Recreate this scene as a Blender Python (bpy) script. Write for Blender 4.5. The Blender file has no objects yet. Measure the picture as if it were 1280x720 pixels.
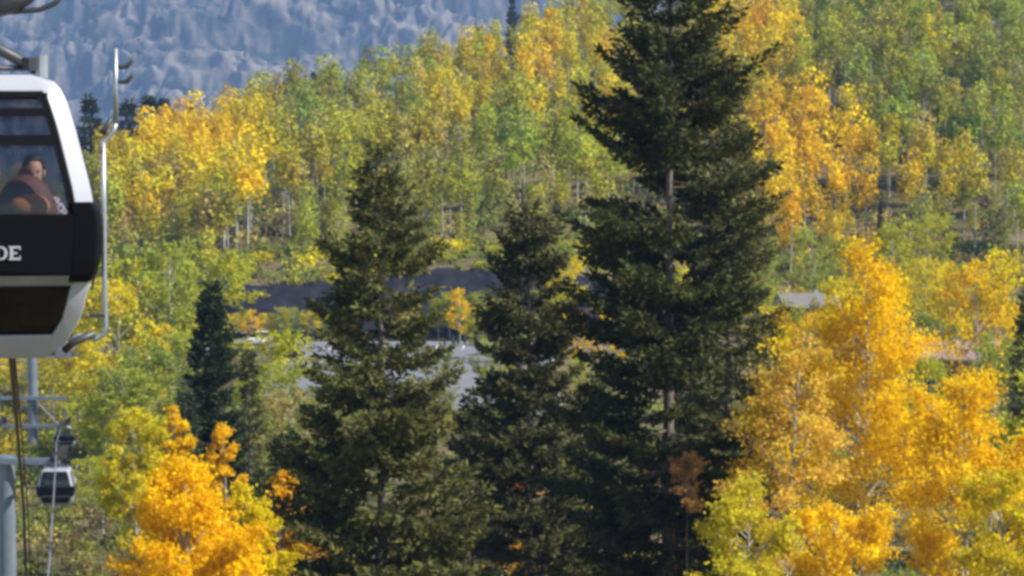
import bpy, bmesh, math, random
import numpy as np
from mathutils import Vector, Matrix

# ---------------------------------------------------------------- camera, sky, sun, exposure
SC = bpy.context.scene
COL = SC.collection
F = 1280 * 100.0 / 36.0                      # focal length in photo pixels (100 mm lens)
PITCH = math.atan(210 / F)                   # the horizon lies above the picture's middle
CAMZ = 30.0
cam = bpy.data.cameras.new('camera'); cam.lens = 100; cam.sensor_width = 36
cam.clip_start = 0.5; cam.clip_end = 20000
camo = bpy.data.objects.new('camera', cam); COL.objects.link(camo)
camo.location = (0, 0, CAMZ); camo.rotation_euler = (math.pi / 2 - PITCH, 0, 0)
SC.camera = camo
SUN_AZ, SUN_EL = math.radians(106), math.radians(42)
world = bpy.data.worlds.new('World'); SC.world = world; world.use_nodes = True
nt = world.node_tree
sky = nt.nodes.new('ShaderNodeTexSky'); sky.sky_type = 'NISHITA'; sky.sun_disc = False
sky.sun_elevation = SUN_EL; sky.sun_rotation = SUN_AZ; sky.altitude = 2700
nt.links.new(sky.outputs[0], nt.nodes['Background'].inputs[0])
nt.nodes['Background'].inputs[1].default_value = 0.085
sl = bpy.data.lights.new('sun', 'SUN'); sl.energy = 5.0; sl.angle = math.radians(0.5); sl.color = (1, 0.93, 0.82)
slo = bpy.data.objects.new('sun', sl); COL.objects.link(slo)
sdir = Vector((math.sin(SUN_AZ) * math.cos(SUN_EL), math.cos(SUN_AZ) * math.cos(SUN_EL), math.sin(SUN_EL)))
slo.rotation_euler = sdir.to_track_quat('Z', 'Y').to_euler(); slo.location = (60, 0, 120)
SC.view_settings.view_transform = 'Standard'; SC.view_settings.look = 'None'
SC.view_settings.gamma = 1; SC.view_settings.exposure = 0.95
SC.render.engine = 'CYCLES'
SC.cycles.max_bounces = 5; SC.cycles.diffuse_bounces = 3; SC.cycles.transmission_bounces = 4
SC.cycles.transparent_max_bounces = 8; SC.cycles.volume_bounces = 0
SC.cycles.pixel_filter_type = 'BLACKMAN_HARRIS'; SC.cycles.filter_width = 3.4   # the photo's lens is soft
SC.cycles.use_denoising = True

# ---------------------------------------------------------------- helpers
def W(px, py, d):
    a = (px - 640) / F; b = (360 - py) / F
    y = math.cos(PITCH) + b * math.sin(PITCH); z = -math.sin(PITCH) + b * math.cos(PITCH)
    return Vector((a * d / y, d, CAMZ + z * d / y))
def pix(x, y, z):
    zz = z - CAMZ
    yc = y * math.cos(PITCH) - zz * math.sin(PITCH); zc = zz * math.cos(PITCH) + y * math.sin(PITCH)
    return 640 + F * x / yc, 360 - F * zc / yc
def sstep(a, b, x):
    t = np.clip((x - a) / (b - a), 0, 1); return t * t * (3 - 2 * t)
def _hash(ix, iy, seed):
    h = (ix * 374761393 + iy * 668265263 + seed * 974634777) & 0x7fffffff
    h = ((h ^ (h >> 13)) * 1274126177) & 0x7fffffff
    return ((h ^ (h >> 16)) & 0xffff) / 65535.0
def vnoise(x, y, seed=0):
    x = np.asarray(x, float); y = np.asarray(y, float)
    ix = np.floor(x).astype(np.int64); iy = np.floor(y).astype(np.int64)
    fx = x - ix; fy = y - iy
    fx = fx * fx * (3 - 2 * fx); fy = fy * fy * (3 - 2 * fy)
    a = _hash(ix, iy, seed); b = _hash(ix + 1, iy, seed); c = _hash(ix, iy + 1, seed); d = _hash(ix + 1, iy + 1, seed)
    return (a * (1 - fx) + b * fx) * (1 - fy) + (c * (1 - fx) + d * fx) * fy
def fbm(x, y, seed=0, oct=4, ridge=False):
    s = 0; amp = 1; tot = 0
    for o in range(oct):
        n = vnoise(np.asarray(x) * 2 ** o, np.asarray(y) * 2 ** o, seed + o * 17)
        if ridge: n = 1 - abs(2 * n - 1)
        s = s + n * amp; tot += amp; amp *= 0.5
    return s / tot
def mesh_np(name, V, Fa, tint=None, smooth=False, col=None):
    V = np.ascontiguousarray(V, np.float32); Fa = np.ascontiguousarray(Fa, np.int32)
    m = bpy.data.meshes.new(name); n, k = Fa.shape
    m.vertices.add(len(V)); m.vertices.foreach_set('co', V.ravel())
    m.loops.add(n * k); m.loops.foreach_set('vertex_index', Fa.ravel())
    m.polygons.add(n); m.polygons.foreach_set('loop_start', np.arange(0, n * k, k, dtype=np.int32))
    m.polygons.foreach_set('loop_total', np.full(n, k, np.int32))
    m.update(calc_edges=True)
    if smooth: m.polygons.foreach_set('use_smooth', np.ones(n, bool))
    if tint is not None:
        a = m.attributes.new('tint', 'FLOAT', 'FACE'); a.data.foreach_set('value', np.ascontiguousarray(tint, np.float32))
    if col is not None:
        a = m.attributes.new('col', 'FLOAT_COLOR', 'FACE'); a.data.foreach_set('color', np.ascontiguousarray(col, np.float32).ravel())
    return m
class MB:
    def __init__(s): s.v = []; s.f = []
    def add(s, vs, fs):
        o = len(s.v); s.v += [tuple(v) for v in vs]; s.f += [tuple(i + o for i in f) for f in fs]
    def box(s, x0, x1, y0, y1, z0, z1):
        s.add([(x, y, z) for z in (z0, z1) for y in (y0, y1) for x in (x0, x1)],
              [(0, 2, 3, 1), (4, 5, 7, 6), (0, 1, 5, 4), (2, 6, 7, 3), (0, 4, 6, 2), (1, 3, 7, 5)])
    def tube(s, pts, r, n=8, cap=True):
        pts = [Vector(p) for p in pts]; rs = r if hasattr(r, '__len__') else [r] * len(pts)
        ref = None; vs = []; fs = []
        for i, p in enumerate(pts):
            t = (pts[min(i + 1, len(pts) - 1)] - pts[max(i - 1, 0)]).normalized()
            if ref is None: ref = t.orthogonal().normalized()
            u = (ref - t * ref.dot(t)).normalized(); ref = u; w = t.cross(u)
            for k in range(n):
                a = 2 * math.pi * k / n; vs.append(p + (u * math.cos(a) + w * math.sin(a)) * rs[i])
        for i in range(len(pts) - 1):
            for k in range(n):
                k2 = (k + 1) % n; fs.append((i * n + k, i * n + k2, (i + 1) * n + k2, (i + 1) * n + k))
        if cap: fs.append(tuple(range(n - 1, -1, -1))); fs.append(tuple(range((len(pts) - 1) * n, len(pts) * n)))
        s.add(vs, fs)
    def prism(s, poly, y0, y1):              # poly in x,z ; extruded along y
        n = len(poly); s.add([(x, y0, z) for x, z in poly] + [(x, y1, z) for x, z in poly],
            [tuple(range(n - 1, -1, -1)), tuple(range(n, 2 * n))] + [(i, (i + 1) % n, n + (i + 1) % n, n + i) for i in range(n)][::1])
    def ellipsoid(s, c, r, n=14, m=9, fn=None):
        vs = []; fs = []
        for j in range(m + 1):
            th = math.pi * j / m
            for i in range(n):
                ph = 2 * math.pi * i / n
                d = Vector((math.sin(th) * math.cos(ph), math.sin(th) * math.sin(ph), math.cos(th)))
                p = Vector((d.x * r[0], d.y * r[1], d.z * r[2]))
                if fn: p = fn(p, d)
                vs.append(Vector(c) + p)
        for j in range(m):
            for i in range(n):
                fs.append((j * n + i, (j + 1) * n + i, (j + 1) * n + (i + 1) % n, j * n + (i + 1) % n))
        s.add(vs, fs)
    def mesh(s, name, smooth=False):
        m = bpy.data.meshes.new(name); m.from_pydata(s.v, [], s.f); m.validate()
        if len(s.f) < 1500:
            bm = bmesh.new(); bm.from_mesh(m); bmesh.ops.recalc_face_normals(bm, faces=bm.faces); bm.to_mesh(m); bm.free()
        m.update()
        if smooth:
            m.polygons.foreach_set('use_smooth', np.ones(len(m.polygons), bool))
            m.update()
        return m
    def build(s, name, mat, parent=None, smooth=False, bevel=0):
        o = link(name, s.mesh(name, smooth), mat, parent)
        if bevel:
            b = o.modifiers.new('bevel', 'BEVEL'); b.width = bevel; b.segments = 2; b.limit_method = 'ANGLE'
        return o
def link(name, mesh, mat=None, parent=None, loc=None, color=None):
    o = bpy.data.objects.new(name, mesh); COL.objects.link(o)
    if mat is not None and len(mesh.materials) == 0: mesh.materials.append(mat)
    if parent: o.parent = parent
    if loc is not None: o.location = loc
    if color is not None: o.color = (*color, 1)
    return o
def tag(o, label, cat=None, group=None, kind=None):
    o['label'] = label
    if cat: o['category'] = cat
    if group: o['group'] = group
    if kind: o['kind'] = kind
    return o
def thing(name, label, cat, loc=(0, 0, 0), rotz=0, group=None):
    o = bpy.data.objects.new(name, None); COL.objects.link(o); o.location = loc; o.rotation_euler = (0, 0, rotz)
    o.empty_display_size = 0.3
    return tag(o, label, cat, group)
def copy_tree(o, parent=None):
    c = o.copy(); COL.objects.link(c); c.parent = parent
    for ch in o.children: copy_tree(ch, c)
    return c

# ---------------------------------------------------------------- materials
MATS = {}
def pmat(name, col, rough=0.6, metal=0.0, noise=0.0, scale=4.0, bump=0.0, spec=0.5, detail=6):
    m = bpy.data.materials.new(name); m.use_nodes = True; t = m.node_tree; b = t.nodes['Principled BSDF']
    b.inputs['Roughness'].default_value = rough; b.inputs['Metallic'].default_value = metal
    b.inputs['Specular IOR Level'].default_value = spec
    b.inputs['Base Color'].default_value = (*col, 1)
    if noise or bump:
        tc = t.nodes.new('ShaderNodeTexCoord'); n = t.nodes.new('ShaderNodeTexNoise')
        n.inputs['Scale'].default_value = scale; n.inputs['Detail'].default_value = detail
        t.links.new(tc.outputs['Object'], n.inputs['Vector'])
        if noise:
            r = t.nodes.new('ShaderNodeValToRGB')
            r.color_ramp.elements[0].position = 0.3; r.color_ramp.elements[1].position = 0.7
            r.color_ramp.elements[0].color = (*[c * (1 - noise) for c in col], 1)
            r.color_ramp.elements[1].color = (*[min(1, c * (1 + noise)) for c in col], 1)
            t.links.new(n.outputs['Fac'], r.inputs['Fac']); t.links.new(r.outputs['Color'], b.inputs['Base Color'])
        if bump:
            bp = t.nodes.new('ShaderNodeBump'); bp.inputs['Strength'].default_value = bump
            t.links.new(n.outputs['Fac'], bp.inputs['Height']); t.links.new(bp.outputs['Normal'], b.inputs['Normal'])
    MATS[name] = m
    return m
def leafmat(name, source, trans=0.5, hue=0.05, val=0.6, gloss=0.0):
    m = bpy.data.materials.new(name); m.use_nodes = True; t = m.node_tree
    t.nodes.remove(t.nodes['Principled BSDF']); out = t.nodes['Material Output']
    if source == 'object':
        s = t.nodes.new('ShaderNodeObjectInfo'); csock = s.outputs['Color']
    else:
        s = t.nodes.new('ShaderNodeAttribute'); s.attribute_name = 'col'; csock = s.outputs['Color']
    a = t.nodes.new('ShaderNodeAttribute'); a.attribute_name = 'tint'
    h = t.nodes.new('ShaderNodeHueSaturation')
    m1 = t.nodes.new('ShaderNodeMath'); m1.operation = 'MULTIPLY_ADD'; m1.inputs[1].default_value = hue; m1.inputs[2].default_value = 0.5 - hue / 2
    m2 = t.nodes.new('ShaderNodeMath'); m2.operation = 'MULTIPLY_ADD'; m2.inputs[1].default_value = val; m2.inputs[2].default_value = 1 - val / 2
    t.links.new(a.outputs['Fac'], m1.inputs[0]); t.links.new(a.outputs['Fac'], m2.inputs[0])
    t.links.new(m1.outputs[0], h.inputs['Hue']); t.links.new(m2.outputs[0], h.inputs['Value']); t.links.new(csock, h.inputs['Color'])
    d = t.nodes.new('ShaderNodeBsdfDiffuse'); tr = t.nodes.new('ShaderNodeBsdfTranslucent'); mx = t.nodes.new('ShaderNodeMixShader')
    mx.inputs[0].default_value = trans
    t.links.new(h.outputs[0], d.inputs[0]); t.links.new(h.outputs[0], tr.inputs[0])
    t.links.new(d.outputs[0], mx.inputs[1]); t.links.new(tr.outputs[0], mx.inputs[2])
    if gloss:
        g = t.nodes.new('ShaderNodeBsdfGlossy'); g.inputs['Roughness'].default_value = 0.45; m3 = t.nodes.new('ShaderNodeMixShader')
        m3.inputs[0].default_value = gloss
        t.links.new(mx.outputs[0], m3.inputs[1]); t.links.new(g.outputs[0], m3.inputs[2]); t.links.new(m3.outputs[0], out.inputs[0])
    else: t.links.new(mx.outputs[0], out.inputs[0])
    return m
M_LEAF = leafmat('aspen_leaf', 'object')
M_LEAFC = leafmat('forest_leaf', 'col')
M_HILL = leafmat('hillside_leaf', 'object', trans=0.3)
M_HILLC = leafmat('hillside_mass_leaf', 'col', trans=0.3)
M_NEEDLE = leafmat('spruce_needle', 'object', trans=0.2, hue=0.05, val=1.1, gloss=0.0)
M_ASPBARK = pmat('aspen_bark', (0.34, 0.325, 0.28), 0.8, noise=0.35, scale=3)
M_SPRBARK = pmat('spruce_bark', (0.13, 0.105, 0.085), 0.9, noise=0.4, scale=5)

# ---------------------------------------------------------------- terrain
PXN = [-2500, 60, 140, 300, 440, 650, 800, 1000, 1280, 3500]
DCN = [420, 420, 430, 475, 495, 525, 565, 620, 680, 700]
ZCN = [14, 15, 18.2, 25, 31, 39.5, 49, 74, 108, 150]
BD = [-200, 0, 40, 95, 150, 200, 240, 306, 312, 319, 322, 336]
def ground(x, y):
    x = np.asarray(x, float); y = np.asarray(y, float)
    px = 640 + F * x / np.maximum(y, 60)
    bank = sstep(250, 300, px) * (1 - sstep(640, 900, px))         # cut bank behind the parking lot
    zb = np.interp(y, BD, [20, 12, 10, 6, 3.5, 4, 5.75, 5.75, 4.9, 4.9, 6.6, 12.4])
    zg = np.interp(y, BD, [20, 12, 10, 6, 3.5, 4, 5.75, 5.75, 5.8, 6.4, 6.8, 9.0])
    z = zb * bank + zg * (1 - bank)
    z = z + bank * sstep(322, 338, y) * sstep(400, 560, px) * 1.2
    v = (1 - sstep(120, 300, px)) * sstep(190, 285, y) * (1 - sstep(310, 430, y)) * 14
    z = z - v
    dc = np.interp(px, PXN, DCN); zc = np.interp(px, PXN, ZCN)
    t = np.clip((y - 336) / (dc - 336), 0, 1)
    hill = z + (zc - z) * t ** 0.92
    back = np.maximum(zc - (y - dc) * 0.22, -60)
    z = np.where(y > dc, back, np.where(y > 336, hill, z))
    z = z + (fbm(x / 9, y / 9, 3, 3) - 0.5) * 1.0 * (1 - bank * sstep(225, 240, y) * (1 - sstep(318, 322, y)))
    return z
def gz(x, y): return float(ground(x, y))

us = np.linspace(-0.62, 0.62, 230)
ys = np.concatenate([np.arange(-60, 232, 3.0), np.arange(232, 345, 1.6), np.arange(345, 720, 3.5), np.array([760, 820, 900, 1050, 1300, 1700, 2300, 3000, 3900, 5000, 7000, 9000])])
YY, UU = np.meshgrid(ys, us, indexing='ij'); XX = UU * (YY + 130)
ZZ = ground(XX, YY)
n0, n1 = XX.shape
idx = np.arange(n0 * n1).reshape(n0, n1)
FA = np.stack([idx[:-1, :-1], idx[:-1, 1:], idx[1:, 1:], idx[1:, :-1]], -1).reshape(-1, 4)
def ground_material():
    m = bpy.data.materials.new('ground_soil'); m.use_nodes = True; t = m.node_tree; b = t.nodes['Principled BSDF']
    b.inputs['Roughness'].default_value = 0.95; b.inputs['Specular IOR Level'].default_value = 0.1
    g = t.nodes.new('ShaderNodeTexCoord')
    n = t.nodes.new('ShaderNodeTexNoise'); n.inputs['Scale'].default_value = 0.16; n.inputs['Detail'].default_value = 9
    t.links.new(g.outputs['Object'], n.inputs['Vector'])
    r = t.nodes.new('ShaderNodeValToRGB'); e = r.color_ramp.elements
    e[0].position = 0.35; e[0].color = (0.075, 0.085, 0.03, 1); e[1].position = 0.62; e[1].color = (0.20, 0.155, 0.09, 1)
    k = e.new(0.5); k.color = (0.13, 0.115, 0.05, 1)
    t.links.new(n.outputs['Fac'], r.inputs['Fac']); t.links.new(r.outputs['Color'], b.inputs['Base Color'])
    n2 = t.nodes.new('ShaderNodeTexNoise'); n2.inputs['Scale'].default_value = 2.2; n2.inputs['Detail'].default_value = 8
    t.links.new(g.outputs['Object'], n2.inputs['Vector'])
    bp = t.nodes.new('ShaderNodeBump'); bp.inputs['Strength'].default_value = 0.7; bp.inputs['Distance'].default_value = 0.4
    t.links.new(n2.outputs['Fac'], bp.inputs['Height']); t.links.new(bp.outputs['Normal'], b.inputs['Normal'])
    return m
go = link('ground', mesh_np('ground', np.stack([XX, YY, ZZ], -1).reshape(-1, 3), FA, smooth=True), ground_material())
tag(go, 'brown and green grassy ground of the valley and hillside', kind='structure')

# shale cut bank below the aspen wood, its shade put into the dark colour: a rough sheet standing just proud of the hill
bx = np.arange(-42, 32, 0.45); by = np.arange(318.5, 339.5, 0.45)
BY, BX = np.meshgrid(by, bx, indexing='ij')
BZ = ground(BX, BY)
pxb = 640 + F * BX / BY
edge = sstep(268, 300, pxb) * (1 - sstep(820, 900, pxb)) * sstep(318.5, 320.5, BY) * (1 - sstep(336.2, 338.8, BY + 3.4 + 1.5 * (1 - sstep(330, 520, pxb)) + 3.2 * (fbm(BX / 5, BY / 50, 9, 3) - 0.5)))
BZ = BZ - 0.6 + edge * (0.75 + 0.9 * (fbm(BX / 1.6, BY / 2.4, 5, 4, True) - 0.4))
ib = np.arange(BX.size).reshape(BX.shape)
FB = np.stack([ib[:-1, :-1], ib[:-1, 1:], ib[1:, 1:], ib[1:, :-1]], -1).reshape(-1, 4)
M_SHALE = pmat('shade_tinted_shale', (0.016, 0.017, 0.025), 0.9, noise=0.6, scale=0.5, bump=0.6, spec=0.2)
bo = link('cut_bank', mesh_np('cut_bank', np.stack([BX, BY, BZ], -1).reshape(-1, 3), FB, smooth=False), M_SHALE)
tag(bo, 'slate grey cut bank with painted-in shade along the foot of the hillside', kind='structure')

# parking lot and road
M_ASPH = pmat('pale_asphalt', (0.19, 0.195, 0.21), 0.85, noise=0.12, scale=0.35, bump=0.1, spec=0.3)
M_ROAD = pmat('road_asphalt', (0.20, 0.205, 0.22), 0.85, noise=0.12, scale=0.4, bump=0.1, spec=0.3)
M_KERB = pmat('kerb_concrete', (0.42, 0.41, 0.39), 0.85, noise=0.12, scale=1.0)
M_PAINT = pmat('white_paint', (0.75, 0.75, 0.73), 0.7, noise=0.1, scale=2)
mb = MB(); lx0, lx1, ly0, ly1 = -23.0, 4.0, 236.0, 305.5
nx, ny = 14, 24
mb.add([(lx0 + (lx1 - lx0) * i / nx, ly0 + (ly1 - ly0) * j / ny, 6.02 + 0.02 * math.sin(i) * math.cos(j)) for j in range(ny + 1) for i in range(nx + 1)],
       [(j * (nx + 1) + i, j * (nx + 1) + i + 1, (j + 1) * (nx + 1) + i + 1, (j + 1) * (nx + 1) + i) for j in range(ny) for i in range(nx)])
o = mb.build('parking_lot', M_ASPH); tag(o, 'pale grey paved parking lot behind the dark spruces', kind='structure')
for (a, b, c, d) in ((lx0 - .25, lx0, ly0, ly1), (lx1, lx1 + .25, ly0, ly1), (lx0, lx1, ly1, ly1 + .25), (lx0, lx1, ly0 - .25, ly0)):
    mb = MB(); mb.box(a, b, c, d, 5.2, 6.15); mb.build('kerb', M_KERB, o, bevel=0.03)
for i in range(9):
    mb = MB(); x = lx0 + 1 + i * 2.8; mb.box(x, x + .12, 297, 302.5, 6.0, 6.05); mb.build('bay_line', M_PAINT, o)
mb = MB(); mb.box(-60, 60, 308.0, 317.5, 4.2, 5.12); o = mb.build('road', M_ROAD); tag(o, 'grey road running below the dark cut bank', kind='structure')

# far mountain
xs = np.concatenate([np.linspace(-3600, -960, 30), np.arange(-950, 330, 4.2), np.linspace(345, 3600, 36)])
ss = np.concatenate([np.linspace(-120, -10, 6), np.arange(0, 420, 4.2), np.linspace(440, 1500, 40)])
S_, X_ = np.meshgrid(ss, xs, indexing='ij')
wx = X_ + 34 * (fbm(X_ / 90, S_ / 90, 40, 3) - 0.5) * 2
rib = fbm((wx + 0.55 * S_) / 130, (S_ - 0.3 * wx) / 150, 21, 5, True)
rib2 = fbm((wx - 0.45 * S_) / 30, (S_ + 0.2 * wx) / 48, 33, 4, True)
big = fbm(X_ / 420, S_ / 500, 12, 3)
cl = fbm((X_ + 0.6 * S_) / 340, (S_ + 0.12 * X_) / 38, 51, 3)
rib3 = fbm(wx / 11, S_ / 17, 63, 3, True)
disp = 110 * (big - 0.5) + 60 * (rib - 0.5) + 30 * (rib2 - 0.5) + 10 * (rib3 - 0.5)
step = 30 * sstep(0.45, 0.6, cl)
ang = math.radians(47)
Ym = 4150 + S_ * math.cos(ang) - disp * math.sin(ang) + step * 0.4
Zm = -20 + S_ * math.sin(ang) + disp * math.cos(ang) + step
im = np.arange(X_.size).reshape(X_.shape)
FM = np.stack([im[:-1, :-1], im[:-1, 1:], im[1:, 1:], im[1:, :-1]], -1).reshape(-1, 4)
def rock_material():
    m = bpy.data.materials.new('mountain_rock'); m.use_nodes = True; t = m.node_tree; b = t.nodes['Principled BSDF']
    b.inputs['Roughness'].default_value = 0.95; b.inputs['Specular IOR Level'].default_value = 0.1
    g = t.nodes.new('ShaderNodeTexCoord'); mp = t.nodes.new('ShaderNodeMapping'); mp.inputs['Scale'].default_value = (1, 1, 0.5)
    t.links.new(g.outputs['Object'], mp.inputs['Vector'])
    n = t.nodes.new('ShaderNodeTexNoise'); n.inputs['Scale'].default_value = 0.035; n.inputs['Detail'].default_value = 8; n.inputs['Roughness'].default_value = 0.65
    t.links.new(mp.outputs[0], n.inputs['Vector'])
    a = t.nodes.new('ShaderNodeAttribute'); a.attribute_name = 'tint'
    ad = t.nodes.new('ShaderNodeMath'); ad.operation = 'MULTIPLY_ADD'; ad.inputs[1].default_value = 0.55
    t.links.new(a.outputs['Fac'], ad.inputs[0])
    t.links.new(n.outputs['Fac'], ad.inputs[2])
    r = t.nodes.new('ShaderNodeValToRGB'); e = r.color_ramp.elements
    e[0].position = 0.66; e[0].color = (0.022, 0.032, 0.026, 1); e[1].position = 0.96; e[1].color = (0.24, 0.208, 0.172, 1)
    k = e.new(0.76); k.color = (0.085, 0.075, 0.07, 1)
    t.links.new(ad.outputs[0], r.inputs['Fac']); t.links.new(r.outputs['Color'], b.inputs['Base Color'])
    return m
tf = (0.25 * rib2 + 0.3 * rib + 0.15 * rib3 + 0.35 * cl)[:-1, :-1].ravel(); tf = (tf - tf.min()) / (tf.max() - tf.min())
mo = link('mountain', mesh_np('mountain', np.stack([X_, Ym, Zm], -1).reshape(-1, 3), FM, tint=tf, smooth=False), rock_material())
tag(mo, 'far hazy blue mountain face with tan rock ribs and gullies', kind='structure')

# ---------------------------------------------------------------- tree generators
def quads(C, size, rng, squash=0.72, flat=0.0):
    n = len(C); nrm = rng.normal(size=(n, 3)); nrm[:, 2] = nrm[:, 2] * (1 - flat) + flat * 1.2
    nrm /= np.linalg.norm(nrm, axis=1)[:, None]
    r = rng.normal(size=(n, 3)); u = np.cross(nrm, r); u /= np.linalg.norm(u, axis=1)[:, None]; v = np.cross(nrm, u)
    s = (size * rng.uniform(0.65, 1.35, n))[:, None] if np.isscalar(size) else size[:, None]
    u = u * s; v = v * s * squash; bend = nrm * s * 0.25
    V = np.stack([C - u, C - v + bend, C + u, C + v + bend], 1).reshape(-1, 3)
    return V, np.arange(4 * n).reshape(n, 4)
def crown_tubes(mb, pts, r, n=5): mb.tube(pts, r, n, cap=False)
def aspen(H, R, hb, rng, nb, leaves, lsize, nclump=0, trunk_r=None, topness=0.75, wide=0.22):
    """returns trunk mesh, crown mesh. H height, R crown radius, hb crown base height"""
    tr = trunk_r or H * 0.010
    mb = MB(); k = 9
    lean = rng.normal(0, 0.018 * H, 2); ph = rng.uniform(0, 6.28)
    def axis(h):
        t = h / H
        return Vector((lean[0] * t * t + 0.012 * H * math.sin(ph + 5 * t) * t, lean[1] * t * t + 0.012 * H * math.cos(ph + 4 * t) * t, h))
    mb.tube([axis(H * i / k * 0.985) - Vector((0, 0, 0.4 if i == 0 else 0)) for i in range(k + 1)], [tr * (1.25 if i == 0 else 1) * (1 - 0.88 * i / k) for i in range(k + 1)], 7, cap=False)
    def prof(t):
        return R * (min(1, (t + 0.06) / wide) ** 0.6) * (max(0.0, 1 - max(0, t - wide) / (1 - wide)) ** topness) + 0.10 * R
    cents = []; wts = []
    for i in range(nb):
        t = (i + rng.uniform(0, 1)) / nb; h = hb + (H - hb) * t * 0.97
        L = prof(t) * rng.uniform(0.62, 1.12); az = rng.uniform(0, 2 * math.pi) if i % 3 else i * 2.4
        el = math.radians(rng.uniform(15, 48) + 18 * t)
        d = Vector((math.cos(az) * math.cos(el), math.sin(az) * math.cos(el), math.sin(el)))
        p0 = axis(h); hz = Vector((math.cos(az), math.sin(az), 0))
        L3 = L / max(0.45, math.cos(el))
        if h + d.z * L3 > H: L3 = max(0.3, (H - h) / d.z)
        p1 = p0 + d * L3 * 0.5; p2 = p0 + d * L3 + Vector((0, 0, 0.06 * L3)); p2.z -= rng.uniform(0, 0.16) * L3
        br = tr * 0.42 * (1 - 0.7 * t)
        crown_tubes(mb, [p0, p1, p2], [br, br * 0.6, br * 0.15], 4)
        ns = 3 + int(L3 * 1.3)
        for j in range(ns):
            q = rng.uniform(0.3, 1.0); b = p0.lerp(p2, q)
            az2 = az + rng.uniform(-1.25, 1.25); e2 = rng.uniform(-0.25, 0.75)
            l2 = L3 * rng.uniform(0.22, 0.42) * (1.15 - 0.5 * q) + 0.15
            e = b + Vector((math.cos(az2) * math.cos(e2), math.sin(az2) * math.cos(e2), math.sin(e2))) * l2
            if leaves > 3000: crown_tubes(mb, [b, e], [br * 0.3, br * 0.08], 3)
            for g in ((0.6, 1.0) if leaves < 3000 else (0.35, 0.7, 1.0)):
                cents.append(b.lerp(e, g)); wts.append(rng.uniform(0.15, 1.5) * (0.12 + L3 / R))
        cents.append(p2); wts.append(0.12 + L3 / R)
    cents = np.array([tuple(c) for c in cents]); wts = np.array(wts) / sum(wts)
    pick = rng.choice(len(cents), leaves, p=wts)
    ctint = rng.uniform(0, 1, len(cents))
    sig = (R * 0.06 + 0.05)
    C = cents[pick] + rng.normal(0, 1, (leaves, 3)) * sig * np.array([1, 1, 0.8])
    V, Fq = quads(C, lsize, rng)
    tint = np.clip(0.55 * ctint[pick] + 0.45 * rng.uniform(0, 1, leaves), 0, 1)
    return mb.mesh('aspen_trunk', True), mesh_np('aspen_crown', V, Fq, tint)
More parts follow.
